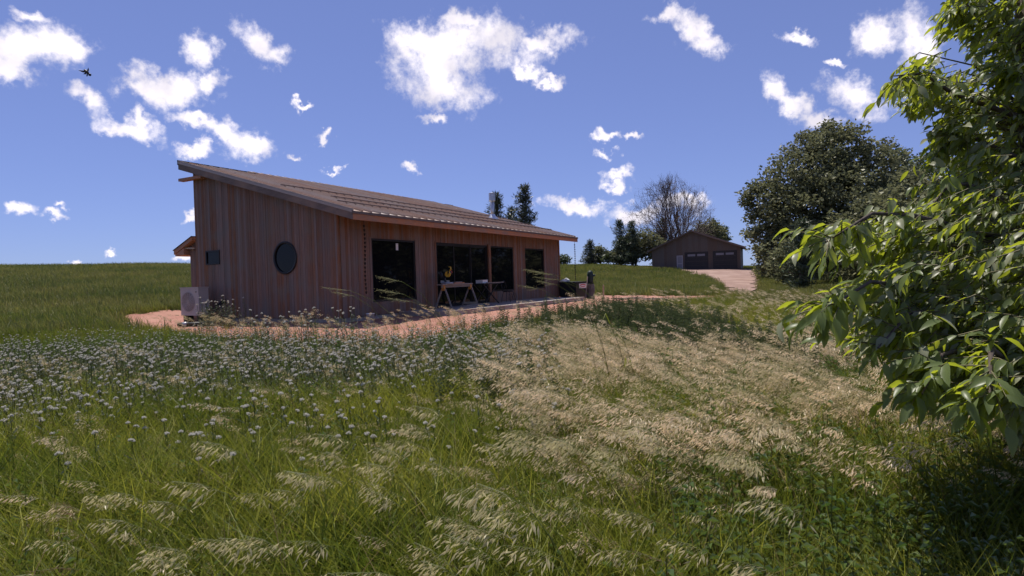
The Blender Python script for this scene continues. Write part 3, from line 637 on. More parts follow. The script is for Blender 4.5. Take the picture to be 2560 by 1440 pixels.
# black box with a label, and what stands round it
b0 = unproj(1440, 745, 30.6); bx, by = b0[0], b0[1]; bzz = gz(bx, by)+.03
blk = thing('equipment_box', 'black ribbed box with red and white label at the house end', 'box', (bx+.7, by+.4, bzz))
part('box_body', MB().box(bx, bx+1.5, by, by+.86, bzz, bzz+.80), M_BLACK, blk)
part('box_lid', MB().box(bx-.03, bx+1.53, by-.03, by+.89, bzz+.801, bzz+.86), M_BLACK, blk)
for k in range(5):
    z = bzz+.12+.14*k
    part('rib', MB().box(bx-.018, bx-.001, by+.04, by+.82, z, z+.05), M_BLACK, blk)
    part('rib', MB().box(bx+.04, bx+1.46, by-.018, by-.001, z, z+.05), M_BLACK, blk) if k < 3 else None
part('corner_post', MB().box(bx-.035, bx+.03, by-.035, by+.03, bzz, bzz+.80), M_BLACK, blk)
lb = part('label_plate', MB().box(bx+.40, bx+1.38, by-.032, by-.020, bzz+.52, bzz+.76), M_WHITE, blk, label='white label with red band')
red = MB(); n = 12
a = [(bx+.48+.82*i/n, by-.034, bzz+.635+.05*math.sin(math.pi*i/n)) for i in range(n+1)]
red.prism([(x, y, z) for x, y, z in a]+[(x, y, z+.05) for x, y, z in a[::-1]], [(x, y+.0015, z) for x, y, z in a]+[(x, y+.0015, z+.05) for x, y, z in a[::-1]])
red.box(bx+.60, bx+1.18, by-.034, by-.0325, bzz+.575, bzz+.615)
part('label_print', red, M_RED, lb)
for k, (dx, dy, r, lab) in enumerate([(.12,.72,.13,'flattish white bag on the black box corner'),(.40,.66,.12,'rounder white bag on the black box')]):
    bg = thing('white_bag', lab, 'bag', (bx+dx, by+dy, bzz+.861), 'white bags on the black box'); mb = MB(); mb.lathe((bx+dx, by+dy, bzz+.861), [(r*1.0,0),(r*1.5,.03),(r*1.35,.07+.03*k),(r*.8,.11+.05*k),(r*.3,.12+.06*k)], 10)
    mb.v = [(x+.02*math.sin(9*y+7*z), y+.02*math.sin(8*x), z) for x, y, z in mb.v]; part('bag_body', mb, M_WHITE, bg, True); part('bag_knot', MB().lathe((bx+dx, by+dy, bzz+.975+.06*k), [(.03,0),(.06,.02),(.03,.035)], 8), M_WHITE, bg, True)
pp = unproj(1477, 742, 30.2); px_, py_ = pp[0], pp[1]; pz = gz(px_, py_)+.02
cvp = thing('covered_post', 'mottled upright post wearing a dark green cover beside the black box', 'post', (px_, py_, pz))
pm = MB().lathe((px_, py_, pz), [(.21,-.05),(.20,.2),(.205,.45),(.19,.70),(.175,.74)], 12); pm.v = [(x+.018*math.sin(11*z+5*y), y+.018*math.sin(13*z+3*x), z) for x, y, z in pm.v]
part('post_body', pm, M_MOTTLE, cvp)
part('cover', MB().lathe((px_+.01, py_, pz), [(.10,.75),(.13,.85),(.15,1.0),(.155,1.2),(.13,1.33),(.07,1.39),(.02,1.40)], 12), M_DGREEN, cvp, True)
part('side_knob', MB().tube([np.array([px_, py_, pz+1.16])+R0*.12, np.array([px_, py_, pz+1.15])+R0*.25], [.06,.05], 10), M_DGREEN, cvp, True)
for sg in (-1, 1): part('cover_strut', MB().beam(np.array([px_, py_, pz+.73])+R0*.13*sg, np.array([px_, py_, pz+1.05])+R0*.10*sg, .05, .05), M_BLACK, cvp)
lbd = thing('leaning_board', 'brown board leaning against the mottled post', 'board', tuple(np.array([px_, py_, pz])-R0*.30))
part('board', MB().beam(np.array([px_, py_, pz-.02])-R0*.30-FH*.22, np.array([px_, py_, pz+1.12])-R0*.15-FH*.20, .09, .03), M_WOODG, lbd)
st = G(1508, 33); so_ = thing('wooden_stake', 'thin wooden stake in the grass right of the mottled post', 'stake', tuple(st)); part('stake', MB().beam(st-np.array([0,0,.1]), st+np.array([.02,0,.62]), .07, .05), M_WOOD, so_); part('point', MB().lathe(tuple(st+np.array([.02,0,.621])), [(.03,0),(.004,.06)], 4), M_WOOD, so_)
for k, (p0, p1, t0, t1, lab) in enumerate([(1535,1610,28.6,28.0,'weathered plank tilted on the dirt path'),(1600,1700,27.4,27.8,'long flat grey plank on the dirt path'),(1560,1660,28.9,28.7,'rear grey plank on the dirt path')]):
    A, B = G(p0, t0, .07), G(p1, t1, .07+.10*(k == 0)); o = thing('ground_plank', lab, 'plank', tuple((A+B)/2-np.array([0,0,.05])), 'planks on the dirt'); part('board', MB().beam(A, B, .20, .04), M_WOODG, o)

# ------------------------------------------------------------------ the brown garage
GT = 85.0
gA = G(1632, 87.5); gB = G(1853, 83.0); gzb = 1.47
gd = np.array([gB[0]-gA[0], gB[1]-gA[1]]); GW = float(np.hypot(*gd)); gu = gd/GW; gback = np.array([-gu[1], gu[0]]); 
if gback @ FH[:2] < 0: gback = -gback
def gpt(u, v, z): p = gA[:2]+gu*u+gback*v; return (p[0], p[1], gzb+z)
garage = thing('garage', 'dark brown gabled garage with two doors beyond the driveway', 'garage', gpt(GW/2, 0, 0))
EH, RH, GD = 2.95, 5.35, 11.0; AP = GW*.47
def gprism(pts, v0, v1, m, nm, par=garage): return part(nm, MB().prism([gpt(u, v0, z) for u, z in pts], [gpt(u, v1, z) for u, z in pts]), m, par)
gw = gprism([(0,-1),(GW,-1),(GW,EH),(AP,RH),(0,EH)], .0, GD, M_SIDING, 'wall')
for u0, u1 in cols(0, GW, .42):
    zt = lambda u: EH+(RH-EH)*(u/AP if u < AP else (GW-u)/(GW-AP))-.03
    spans = [(-.02, None)]
    for a, b, h in ((3.42, 4.26, 2.06), (4.62, 7.56, 2.34), (8.36, 11.3, 2.36)):
        if u1 > a+.02 and u0 < b-.02: spans = [(h, None)]
    z0 = spans[0][0]; part('siding_panel', MB().prism([gpt(u, -.03, z) for u, z in ((u0,z0),(u1,z0),(u1,zt(u1)),(u0,zt(u0)))], [gpt(u, -.001, z) for u, z in ((u0,z0),(u1,z0),(u1,zt(u1)),(u0,zt(u0)))]), M_SIDING, gw)
sl1 = (RH-EH)/AP; sl2 = (RH-EH)/(GW-AP); ov = .6
gr = gprism([(-ov, EH-sl1*ov), (AP, RH), (AP, RH+.16), (-ov, EH-sl1*ov+.16)], -.45, GD+.4, M_SHING, 'roof'); gprism([(AP+.002, RH), (GW+ov, EH-sl2*ov), (GW+ov, EH-sl2*ov+.16), (AP+.002, RH+.16)], -.45, GD+.4, M_SHING, 'roof')
M_GTRIM_LIT = surf('sunlit_garage_trim', (.20,.145,.115), (.15,.11,.09), .7, 6, bump=.05)
gprism([(-ov, EH-sl1*ov-.08), (AP, RH-.08), (AP, RH+.10), (-ov, EH-sl1*ov+.10)], -.49, -.455, M_SIDING, 'rake_trim'); gprism([(AP+.002, RH-.08), (GW+ov, EH-sl2*ov-.08), (GW+ov, EH-sl2*ov+.17), (AP+.002, RH+.17)], -.49, -.455, M_GTRIM_LIT, 'rake_trim')  # right rake paler than left: its sunlit look is put into the colour
for a, b, h in ((4.64, 7.54, 2.32), (8.38, 11.28, 2.34)):
    fr = MB()
    for (u0, u1, z0, z1) in ((a-.12, a, 0, h+.12), (b, b+.12, 0, h+.12), (a, b, h, h+.12)): fr.prism([gpt(u, -.06, z) for u, z in ((u0,z0),(u1,z0),(u1,z1),(u0,z1))], [gpt(u, -.002, z) for u, z in ((u0,z0),(u1,z0),(u1,z1),(u0,z1))])
    gdo = part('garage_door', fr, M_GDOOR, garage, label='dark sectional garage door with two narrow lites')
    for k in range(4): z0 = h*k/4; z1 = h*(k+1)/4-.02; part('door_panel', MB().prism([gpt(u, -.028, z) for u, z in ((a,z0),(b,z0),(b,z1),(a,z1))], [gpt(u, -.004, z) for u, z in ((a,z0),(b,z0),(b,z1),(a,z1))]), M_GDOOR, gdo)
    for k in range(2): u0 = a+.28+1.28*k; u1 = u0+1.02; part('lite', MB().prism([gpt(u, -.036, z) for u, z in ((u0,h-.46),(u1,h-.46),(u1,h-.17),(u0,h-.17))], [gpt(u, -.029, z) for u, z in ((u0,h-.46),(u1,h-.46),(u1,h-.17),(u0,h-.17))]), M_GLASSG, gdo)
M_DOORW = surf('pale_screen_door', (.36,.335,.36), (.31,.29,.31), .5, 5, bump=.02); M_SCREEN = surf('grey_screen', (.23,.215,.245), (.20,.19,.215), .5, 20, bump=.02)
ed = MB()
for (u0, u1, z0, z1) in ((3.42,3.55,0,2.04),(4.13,4.26,0,2.04),(3.55,4.13,1.92,2.04),(3.55,4.13,.86,.98),(3.55,4.13,0,.16)): ed.prism([gpt(u, -.07, z) for u, z in ((u0,z0),(u1,z0),(u1,z1),(u0,z1))], [gpt(u, -.002, z) for u, z in ((u0,z0),(u1,z0),(u1,z1),(u0,z1))])
edo = part('screen_door', ed, M_DOORW, garage, label='pale framed screen door')
for z0, z1 in ((.16,.86),(.98,1.92)): part('screen', MB().prism([gpt(u, -.035, z) for u, z in ((3.55,z0),(4.13,z0),(4.13,z1),(3.55,z1))], [gpt(u, -.005, z) for u, z in ((3.55,z0),(4.13,z0),(4.13,z1),(3.55,z1))]), M_SCREEN, edo)
gprism([(GW-.14,-.3),(GW+.03,-.3),(GW+.03,EH-.05),(GW-.14,EH-.05)], -.045, .1, M_SIDING, 'corner_trim')

# ------------------------------------------------------------------ scattering of ground cover
WIND = -R0                                   # the wind blows towards the left of the view
WAZ = math.atan2(WIND[1], WIND[0])
SRC = {}
def source(col, me):
    if col not in SRC: SRC[col] = bpy.data.collections.new(col)
    o = bpy.data.objects.new(me.name, me); SRC[col].objects.link(o)
def scatter(name, label, col, P, rotz, scale, tint, tilt=None, cat=None):
    n = len(P); me = bpy.data.meshes.new(name); me.vertices.add(n); me.vertices.foreach_set('co', np.asarray(P, np.float32).ravel())
    rot = np.zeros((n, 3), np.float32); rot[:, 2] = rotz
    if tilt is not None: rot[:, 1] = tilt
    sc = np.asarray(scale, np.float32); sc = np.repeat(sc[:, None], 3, 1) if sc.ndim == 1 else sc
    for nm, ty, key, data in (('rot', 'FLOAT_VECTOR', 'vector', rot), ('scl', 'FLOAT_VECTOR', 'vector', sc), ('tint', 'FLOAT', 'value', np.asarray(tint, np.float32)), ('pick', 'INT', 'value', RNG.integers(0, 10**6, n).astype(np.int32))):
        me.attributes.new(nm, ty, 'POINT').data.foreach_set(key, data.ravel())
    o = link(name, me); o['kind'] = 'stuff'; o['label'] = label
    if cat: o['category'] = cat
    ng = bpy.data.node_groups.new(name, 'GeometryNodeTree'); N = ng.nodes; L = ng.links
    ng.interface.new_socket('Geometry', in_out='INPUT', socket_type='NodeSocketGeometry'); ng.interface.new_socket('Geometry', in_out='OUTPUT', socket_type='NodeSocketGeometry')
    gi = N.new('NodeGroupInput'); go = N.new('NodeGroupOutput'); ip = N.new('GeometryNodeInstanceOnPoints')
    ci = N.new('GeometryNodeCollectionInfo'); ci.inputs[0].default_value = SRC[col]; ci.inputs[1].default_value = True; ci.inputs[2].default_value = True
    def na(nm, ty): x = N.new('GeometryNodeInputNamedAttribute'); x.data_type = ty; x.inputs[0].default_value = nm; return x.outputs[0]
    er = N.new('FunctionNodeEulerToRotation'); L.new(na('rot', 'FLOAT_VECTOR'), er.inputs[0])
    L.new(gi.outputs[0], ip.inputs['Points']); L.new(ci.outputs[0], ip.inputs['Instance']); ip.inputs['Pick Instance'].default_value = True
    L.new(na('pick', 'INT'), ip.inputs['Instance Index']); L.new(er.outputs[0], ip.inputs['Rotation']); L.new(na('scl', 'FLOAT_VECTOR'), ip.inputs['Scale']); L.new(ip.outputs[0], go.inputs[0])
    md = o.modifiers.new('scatter', 'NODES'); md.node_group = ng
    return o
DIRT_A = np.array(DIRT)
def bare(xy):
    j = xy + .35*np.stack([wob(xy[:,0], xy[:,1], 1.6, 1.), wob(xy[:,0], xy[:,1], 1.9, 4.)], -1)
    m = in_poly(j, DIRT) | in_poly(xy, DRIVE)
    m |= (xy[:,0] > -.2) & (xy[:,0] < LH+1) & (xy[:,1] > -1.8) & (xy[:,1] < 7.6)
    q = xy-gA[:2]; gu_, gv_ = q@gu, q@gback; m |= (gu_ > -.2) & (gu_ < GW+.2) & (gv_ > -.2) & (gv_ < GD)
    return m
def spots(n, t0, t1, power, b0, b1, keep=None, margin=True):
    u = RNG.random(n); k = power+1; t = (t0**k+u*(t1**k-t0**k))**(1/k); b = RNG.uniform(b0, b1, n); xy = XY(t, t*b)
    m = np.ones(n, bool)
    if margin: m &= ~bare(xy)
    if keep is not None: m &= keep(t, b, xy)
    xy, t, b = xy[m], t[m], b[m]
    return np.column_stack([xy, ground(xy)-.01]), t, b
# --- meshes
def blades(name, mat, n, radius, h0, h1, w, bend, seed, wind=.5, segs=3):
    r = np.random.default_rng(seed); V = []; Fq = []
    for i in range(n):
        a = r.uniform(0, 6.283); d = radius*math.sqrt(r.random()); base = np.array([d*math.cos(a), d*math.sin(a), 0]); h = r.uniform(h0, h1)
        az = r.normal(0, 1.3) if r.random() < wind else r.uniform(0, 6.283); dr = np.array([math.cos(az), math.sin(az), 0]); bd = bend*r.uniform(.35, 1.3)
        fa = az+math.pi/2+r.normal(0, .7); sd_ = np.array([math.cos(fa), math.sin(fa), 0])*w*r.uniform(.6, 1.3)/2; b0 = len(V)
        for k in range(segs+1):
            f = k/segs; c = base+dr*bd*h*f*f+np.array([0, 0, h*(f-.28*bd*f*f)]); ww = sd_*(1-f)**.6 if k < segs else sd_*.04
            V += [c-ww, c+ww]
        for k in range(segs): j = b0+2*k; Fq.append((j, j+1, j+3, j+2))
    return arr_mesh(name, V, Fq, mat, True)
def merge(name, meshes_vf, mats):
    V = []; Fs = []; mi = []
    for k, (v, f) in enumerate(meshes_vf): b = len(V); V += v; Fs += [tuple(b+i for i in q) for q in f]; mi += [k]*len(f)
    me = bpy.data.meshes.new(name); me.from_pydata(V, [], Fs); me.update()
    for m in mats: me.materials.append(m)
    me.polygons.foreach_set('material_index', mi); return me
def brome_vf(seed, height, plen, nodes, spike, droop=1.0, thick=.0016, bf=None):
    "grass stalk bent by the wind (+x), with a nodding one-sided panicle"
    r = np.random.default_rng(seed); st = MB(); sp_ = MB(); lf = MB()
    bend = (r.uniform(.34, .55) if bf is None else bf)*height; pts = []
    for k in range(9):
        f = k/8; pts.append(np.array([bend*f**2.4, r.normal(0, .003), height*(f-.30*f**3.2)]))
    def curve(f): x = f*8; i = min(int(x), 7); return pts[i]*(1-(x-i))+pts[i+1]*(x-i)
    st.tube([tuple(p) for p in pts], list(np.linspace(thick*1.3, thick*.6, 9)), 3, False)
    f0 = 1-plen/height
    for i in range(nodes):
        f = f0+(1-f0)*(i+.5)/nodes*.98; c = curve(f); tl = (1-.55*i/nodes)
        for j in range(3 if i < nodes*.7 else 2):
            az = r.normal(0, .75); ln = r.uniform(.35, 1.0)*plen*.34*tl+.012
            dirv = np.array([math.cos(az)*.95, math.sin(az)*.75, r.uniform(-.25, .5)]); e = c+dirv*ln; e[2] -= droop*ln*.55
            sp_.add([c, c+np.array([0, 0, .0016]), e], [(0, 1, 2)])
            L_ = spike*r.uniform(.7, 1.2); ww = L_*.095; dd = np.array([dirv[0]*.75, dirv[1]*.6, -.55*droop+r.normal(0, .18)]); dd /= np.linalg.norm(dd)
            sd_ = np.cross(dd, [r.normal(), r.normal(), 1.]); sd_ /= np.linalg.norm(sd_)+1e-9; s2 = np.cross(dd, sd_)
            m1 = e+dd*L_*.4; tip = e+dd*L_
            sp_.add([e, m1+sd_*ww, tip, m1-sd_*ww], [(0, 1, 2, 3)]); sp_.add([e, m1+s2*ww, tip, m1-s2*ww], [(0, 1, 2, 3)])
    for k in range(3):
        f = r.uniform(.12, .5); c = curve(f); az = r.uniform(-1.6, 1.6); d = np.array([math.cos(az), math.sin(az), 0]); L_ = r.uniform(.14, .26); s_ = np.array([-d[1], d[0], 0])*.0035
        q = [c-s_, c+s_, c+d*L_*.55+np.array([0,0,.10])+s_, c+d*L_*.55+np.array([0,0,.10])-s_, c+d*L_+np.array([0,0,.04])]
        lf.add(q, [(0,1,2,3), (3,2,4)])
    return st, sp_, lf
def yarrow_vf(seed, height, heads=9, wid=.045):
    r = np.random.default_rng(seed); st = MB(); fl = MB(); lf = MB(); lean = r.uniform(.02, .10)
    pts = [(lean*f*f, .01*math.sin(3*f), height*f) for f in np.linspace(0, 1, 5)]; st.tube(pts, [.0035,.003,.003,.0028,.0022], 4, False); top = np.array(pts[-1])
    for i in range(heads):
        a = 2.4*i; rr = wid*math.sqrt(i/heads); c = top+np.array([rr*math.cos(a), rr*math.sin(a), .022-.30*rr+r.normal(0, .003)])
        st.add([top-np.array([0,0,.03]), top-np.array([.0015,0,.03]), c], [(0,1,2)])
        R_ = wid*r.uniform(.42, .56); n = 6; ring_ = [c+np.array([R_*math.cos(2*math.pi*k/n+i), R_*math.sin(2*math.pi*k/n+i), r.normal(-.004, .002)]) for k in range(n)]
        fl.add([c+np.array([0,0,.006])]+ring_, [(0, 1+k, 1+(k+1) % n) for k in range(n)])
        low = [p-np.array([0,0,.008])-(p-c)*.4 for p in ring_]; fl.add(ring_+low, [(k, k+6, (k+1) % 6+6, (k+1) % 6) for k in range(6)])
    for k in range(11):
        f = .08+.8*k/11; c = np.array([lean*f*f, 0, height*f]); az = 2.4*k; d = np.array([math.cos(az), math.sin(az), .5]); L_ = .10*(1.1-.7*f); s_ = np.array([-d[1], d[0], 0])*.010
        for j in range(3): e = c+d*L_*(j+1)/3; lf.add([c+d*L_*j/3, e+s_*(1-.25*j), e+np.array([0,0,.008]), e-s_*(1-.25*j)], [(0,1,2,3)])
    return st, fl, lf
def weed_vf(seed, height, nl, size):
    r = np.random.default_rng(seed); st = MB(); lf = MB(); lean = r.uniform(-.05, .16)
    P = lambda f: np.array([lean*f*f, .02*math.sin(4*f+seed), height*f]); st.tube([tuple(P(f)) for f in np.linspace(0, 1, 5)], [.004,.0036,.003,.0025,.0015], 4, False)
    for k in range(nl):
        f = .12+.86*k/nl; c = P(f); az = 2.4*k+r.normal(0, .3); d = np.array([math.cos(az), math.sin(az), r.uniform(-.1, .45)]); L_ = size*r.uniform(.7, 1.2)*(1.15-.6*f); s_ = np.array([-d[1], d[0], 0])*L_*r.uniform(.17, .26)
        lf.add([c, c+d*L_*.45-s_+np.array([0,0,.01]), c+d*L_+np.array([0,0,-.25*L_]), c+d*L_*.45+s_+np.array([0,0,.01]), c+d*L_*.5+np.array([0,0,-.01])], [(0,1,4),(1,2,4),(2,3,4),(3,0,4)])
    return st, lf
vf = lambda mb: (mb.v, mb.f)
# --- materials
M_GREEN = leafy('lush_grass', (.085,.120,.013), (.370,.355,.046), .48, gloss=.008)
M_DRYG = leafy('dry_grass_blade', (.15,.115,.050), (.27,.20,.095), .3, gloss=.008)
M_FIELD = leafy('field_grass', (.070,.110,.018), (.275,.250,.065), .44, gloss=.03)
M_STRAW = leafy('brome_seed', (.52,.46,.25), (.95,.78,.56), .45, gloss=.04)
M_STRAWP = leafy('plume_seed', (.58,.53,.28), (.80,.68,.42), .45, gloss=.06)
M_STEMG = leafy('grass_stem', (.075,.105,.022), (.165,.160,.050), .25, gloss=.015)
M_YARF = leafy('yarrow_flower', (.47,.45,.37), (.70,.66,.56), .3, gloss=.02)
M_YARL = leafy('yarrow_leaf', (.060,.085,.042), (.115,.130,.070), .3, gloss=.04)
M_WEED = leafy('weed_leaf', (.070,.130,.022), (.185,.235,.055), .40, gloss=.08)
M_WEEDD = leafy('dark_weed_leaf', (.050,.078,.028), (.120,.140,.058), .3, gloss=.05)
M_YEL = leafy('yellow_leaf', (.30,.27,.04), (.42,.33,.06), .4, gloss=.05)
def tile(name, seed, n, nd, radius, h0, h1, w, bend):
    a = blades(name, M_GREEN, n, radius, h0, h1, w, bend, seed, .6); d = blades('d', M_DRYG, nd, radius, h0, h1*.95, w*.7, bend, seed+50, .6)
    va = [tuple(x.co) for x in a.vertices]; fa = [tuple(p.vertices) for p in a.polygons]; vd = [tuple(x.co) for x in d.vertices]; fd = [tuple(p.vertices) for p in d.polygons]
    m = merge(name, [(va, fa), (vd, fd)], [M_GREEN, M_DRYG]); bpy.data.meshes.remove(a); bpy.data.meshes.remove(d); return m
for k in range(6): source('grass_near', tile('grass_patch', 100+k, 190, 12, .48, .22, .66, .0098, .75))
for k in range(6): source('grass_mid', tile('meadow_patch', 200+k, 250, 26, .62, .20, .52, .0110, .7))
for k in range(4): source('grass_edge', tile('edge_tuft', 240+k, 30, 7, .15, .20, .48, .0075, .6))
for k in range(6): source('grass_field', blades('field_tuft', M_FIELD, 46, .42, .16, .40, .017, .5, 300+k, .6))
source('grass_field', blades('field_dry_tuft', M_DRYG, 14, .42, .16, .40, .012, .5, 330, .6))
for k in range(5): source('grass_far', blades('far_tuft', M_FIELD, 60, 1.0, .16, .42, .045, .45, 350+k, .6, 2))
for k in range(6):
    tri = [MB(), MB(), MB()]
    for j in range(3):
        rr = np.random.default_rng(430+7*k+j); off = rr.normal(0, .09, 2)
        for dst, src in zip(tri, brome_vf(400+10*k+j, .70+.10*j+.03*k, .21, 10, .038, .8)): dst.add([(p[0]+off[0], p[1]+off[1], p[2]) for p in src.v], src.f)
    source('brome', merge('brome_stalk', [vf(x) for x in tri], [M_STEMG, M_STRAW, M_DRYG]))
for k in range(6):
    a, b, c = yarrow_vf(500+k, .46+.03*k, 7, .0155); source('yarrow', merge('yarrow_stalk', [vf(a), vf(b), vf(c)], [M_STEMG, M_YARF, M_YARL]))
for k in range(6):
    a, b = weed_vf(600+k, .38+.05*k, 18, .085); source('weeds', merge('weed_stalk', [vf(a), vf(b)], [M_STEMG, M_WEED]))
for k in range(5):
    a, b = weed_vf(650+k, .55+.06*k, 44, .075); source('dark_weeds', merge('dark_weed_stalk', [vf(a), vf(b)], [M_STEMG, M_WEEDD]))
a, b = weed_vf(690, .30, 7, .07); source('yellow_weeds', merge('yellow_weed', [vf(a), vf(b)], [M_STEMG, M_YEL]))
# --- zones (forward distance t, sideways ratio b)
def n2(xy, k, s): return wob(xy[:,0], xy[:,1], k, s)
def straw_zone(t, b, xy):
    left = -.02+.10*smooth01((6-t)/3)+.03*n2(xy, 1.2, 2.); w = smooth01((b-left)/.09)*smooth01((t-3.1)/1.2)
    dark = smooth01((n2(xy, 1.4, 8.)-.05)/.35)            # greener islands
    return w*(1-.85*dark)*(1-.90*smooth01((t-8.2+1.2*n2(xy, .7, 3.))/3.2))
def yarrow_zone(t, b, xy):
    w = smooth01((.14-b)/.22)*smooth01((t-3.4)/4.2)*smooth01((15.5-t)/3.5); return w*(.22+.78*smooth01((n2(xy, 1.3, 5.)+.25)/.5))
WZ = lambda n, sp_=.45: WAZ+RNG.normal(0, sp_, n)
near = lambda t, b, xy: np.ones(len(t), bool)
def inner(P, r): 
    m = np.ones(len(P), bool)
    for dx, dy in ((r,0),(-r,0),(0,r),(0,-r),(.7*r,.7*r),(-.7*r,-.7*r),(.7*r,-.7*r),(-.7*r,.7*r)): m &= ~bare(P[:, :2]+np.array([dx, dy]))
    return m
P, t, b = spots(1150, 1.15, 7.0, .75, -1.0, 1.0)
tq, sq = RNG.uniform(-3.5, 1.3, 330), RNG.uniform(-4.5, 4.5, 330); xq = XY(tq, sq); P = np.vstack([P, np.column_stack([xq, ground(xq)-.01])]); t = np.concatenate([t, np.full(330, 1.2)]); n = len(P)
scatter('near_grass', 'lush green grass in the foreground of the meadow', 'grass_near', P, WZ(n), RNG.uniform(.7, 1.25, n)*(1+.22*n2(P, 2.3, 6.))*(1-.18*smooth01((2.2-t)/1.)), RNG.uniform(-.22, .28, n)+.45*n2(P, 1.9, 3.))
low = lambda t, b: 1-.30*smooth01((t-7.5)/4)*smooth01((.34-b)/.12)
P, t, b = spots(3900, 6.0, 25, .9, -1.0, 1.0); m = inner(P, .6); P, t, b = P[m], t[m], b[m]; n = len(P)
scatter('meadow_grass', 'knee-high green meadow grass before the house', 'grass_mid', P, WZ(n), RNG.uniform(.7, 1.15, n)*low(t, b), RNG.uniform(-.15, .25, n)+.30*n2(P, .9, 1.)-.22*smooth01((.12-b)/.2))
P, t, b = spots(26000, 9.0, 30, .9, -1.0, 1.0); m = ~inner(P, .75); P, t, b = P[m], t[m], b[m]; n = len(P)
scatter('edge_grass', 'grass tufts fringing the red dirt', 'grass_edge', P, WZ(n), RNG.uniform(.7, 1.2, n)*low(t, b), RNG.uniform(-.05, .35, n))
P, t, b = spots(34000, 17, 62, .8, -1.05, 1.0, lambda t, b, xy: ~((b > -.28) & (b < .02) & (t > 20))); n = len(P)
scatter('field_grass', 'short green grass on the hill field', 'grass_field', P, WZ(n), RNG.uniform(.6, 1.45, n), RNG.uniform(-.25, .65, n)+.30*n2(P, .35, 1.)+.25*n2(P, 1.3, 4.))
P, t, b = spots(16000, 55, 150, .7, -1.1, 1.0); n = len(P)
scatter('far_grass', 'distant grass along the hill crest', 'grass_far', P, WZ(n), RNG.uniform(.8, 1.3, n), RNG.uniform(-.1, .5, n)+.3*n2(P, .2, 1.))
P, t, b = spots(22000, 3.2, 30, .6, -.15, .95, lambda t, b, xy: (RNG.random(len(t)) < straw_zone(t, b, xy)*np.where(t > 15, .75, 1))); n = len(P)
scatter('brome_grass', 'pale straw-coloured brome seed heads in the meadow', 'brome', P, WZ(n, .5), RNG.uniform(.45, 1.15, n), RNG.uniform(-.2, .8, n))
P, t, b = spots(1100, 2.6, 11, .6, -1.0, .3, lambda t, b, xy: RNG.random(len(t)) < .55); n = len(P)
scatter('mixed_brome', 'scattered straw-coloured grass heads among the yarrow', 'brome', P, WZ(n, .5), RNG.uniform(.5, .85, n), RNG.uniform(0, .6, n))
yP, yt, yb = spots(12500, 3.6, 15.5, .75, -1.0, .25, lambda t, b, xy: RNG.random(len(t)) < yarrow_zone(t, b, xy)); order = np.argsort(yt); yP, yt = yP[order], yt[order]
NY = 150; infr = np.abs(TS(yP)[1]/yt) < .80; first = np.nonzero(infr)[0][:NY]; restm = np.ones(len(yP), bool); restm[first] = False; n = int(restm.sum())
scatter('yarrow_flowers', 'white yarrow flowers massed before the house', 'yarrow', yP[restm], WZ(n, .6), RNG.uniform(.75, 1.2, n)*(1.08-.30*smooth01((yt[restm]-7.5)/5)), RNG.uniform(0, .6, n))
P, t, b = spots(5200, 1.2, 9, .8, .22, 1.0); n = len(P)
scatter('leafy_weeds', 'low broad-leaved weeds below the leafy branches', 'weeds', P, WZ(n, 2), RNG.uniform(.6, 1.1, n), RNG.uniform(0, .6, n))
P, t, b = spots(5200, 1.3, 14, .8, -.9, .5); n = len(P)
scatter('meadow_weeds', 'small green weeds scattered through the grass', 'weeds', P, WZ(n, 2), RNG.uniform(.5, .95, n), RNG.uniform(0, .6, n))
def clump(px, t0, rt, rs, n):
    t = t0+RNG.normal(0, rt, n); s = t0*horizon_s(px)+RNG.normal(0, rs, n); xy = XY(t, s); return np.column_stack([xy, ground(xy)-.01])
P = np.vstack([clump(1590, 14.5, .9, 1.1, 520), clump(1690, 12.0, .6, .7, 240), clump(1800, 9.5, .4, .7, 200), clump(1900, 9.0, .5, .6, 200), clump(1530, 15.5, .8, .5, 220), clump(1215, 6.4, .25, .3, 60), clump(1320, 13.2, .6, .7, 70)]); n = len(P)
scatter('dark_weeds', 'darker green tall weeds at the meadow edge', 'dark_weeds', P, WZ(n, 2), RNG.uniform(.7, 1.1, n), RNG.uniform(0, .5, n))
P, t, b = spots(160, 1.5, 9, .7, -.3, .8); n = len(P)
scatter('yellow_weeds', 'small yellowing weeds in the grass', 'yellow_weeds', P, WZ(n, 2), RNG.uniform(.6, 1.1, n), RNG.uniform(0, .5, n))
# sparse stems and weeds standing on the dirt edge
t_ = RNG.uniform(12.5, 17.5, 900); b_ = RNG.uniform(-.62, .28, 900); xy = XY(t_, t_*b_); m = in_poly(xy, DIRT) & (RNG.random(900) < .40) & ~((xy[:,0] > -1.7) & (xy[:,1] > -2.6)); P = np.column_stack([xy, ground(xy)])[m]; n = len(P)
scatter('sparse_weeds', 'thin weeds sprouting from the edge of the red dirt', 'brome', P, WZ(n, .8), RNG.uniform(.45, .90, n), RNG.uniform(-.2, .4, n))
m2 = RNG.random(n) < .8; P2 = P[m2]; n = len(P2)
scatter('sprout_grass', 'small green tufts on the red dirt edge', 'grass_edge', P2+np.array([.1, .1, 0]), WZ(n, .8), RNG.uniform(.35, .7, n), RNG.uniform(0, .4, n))
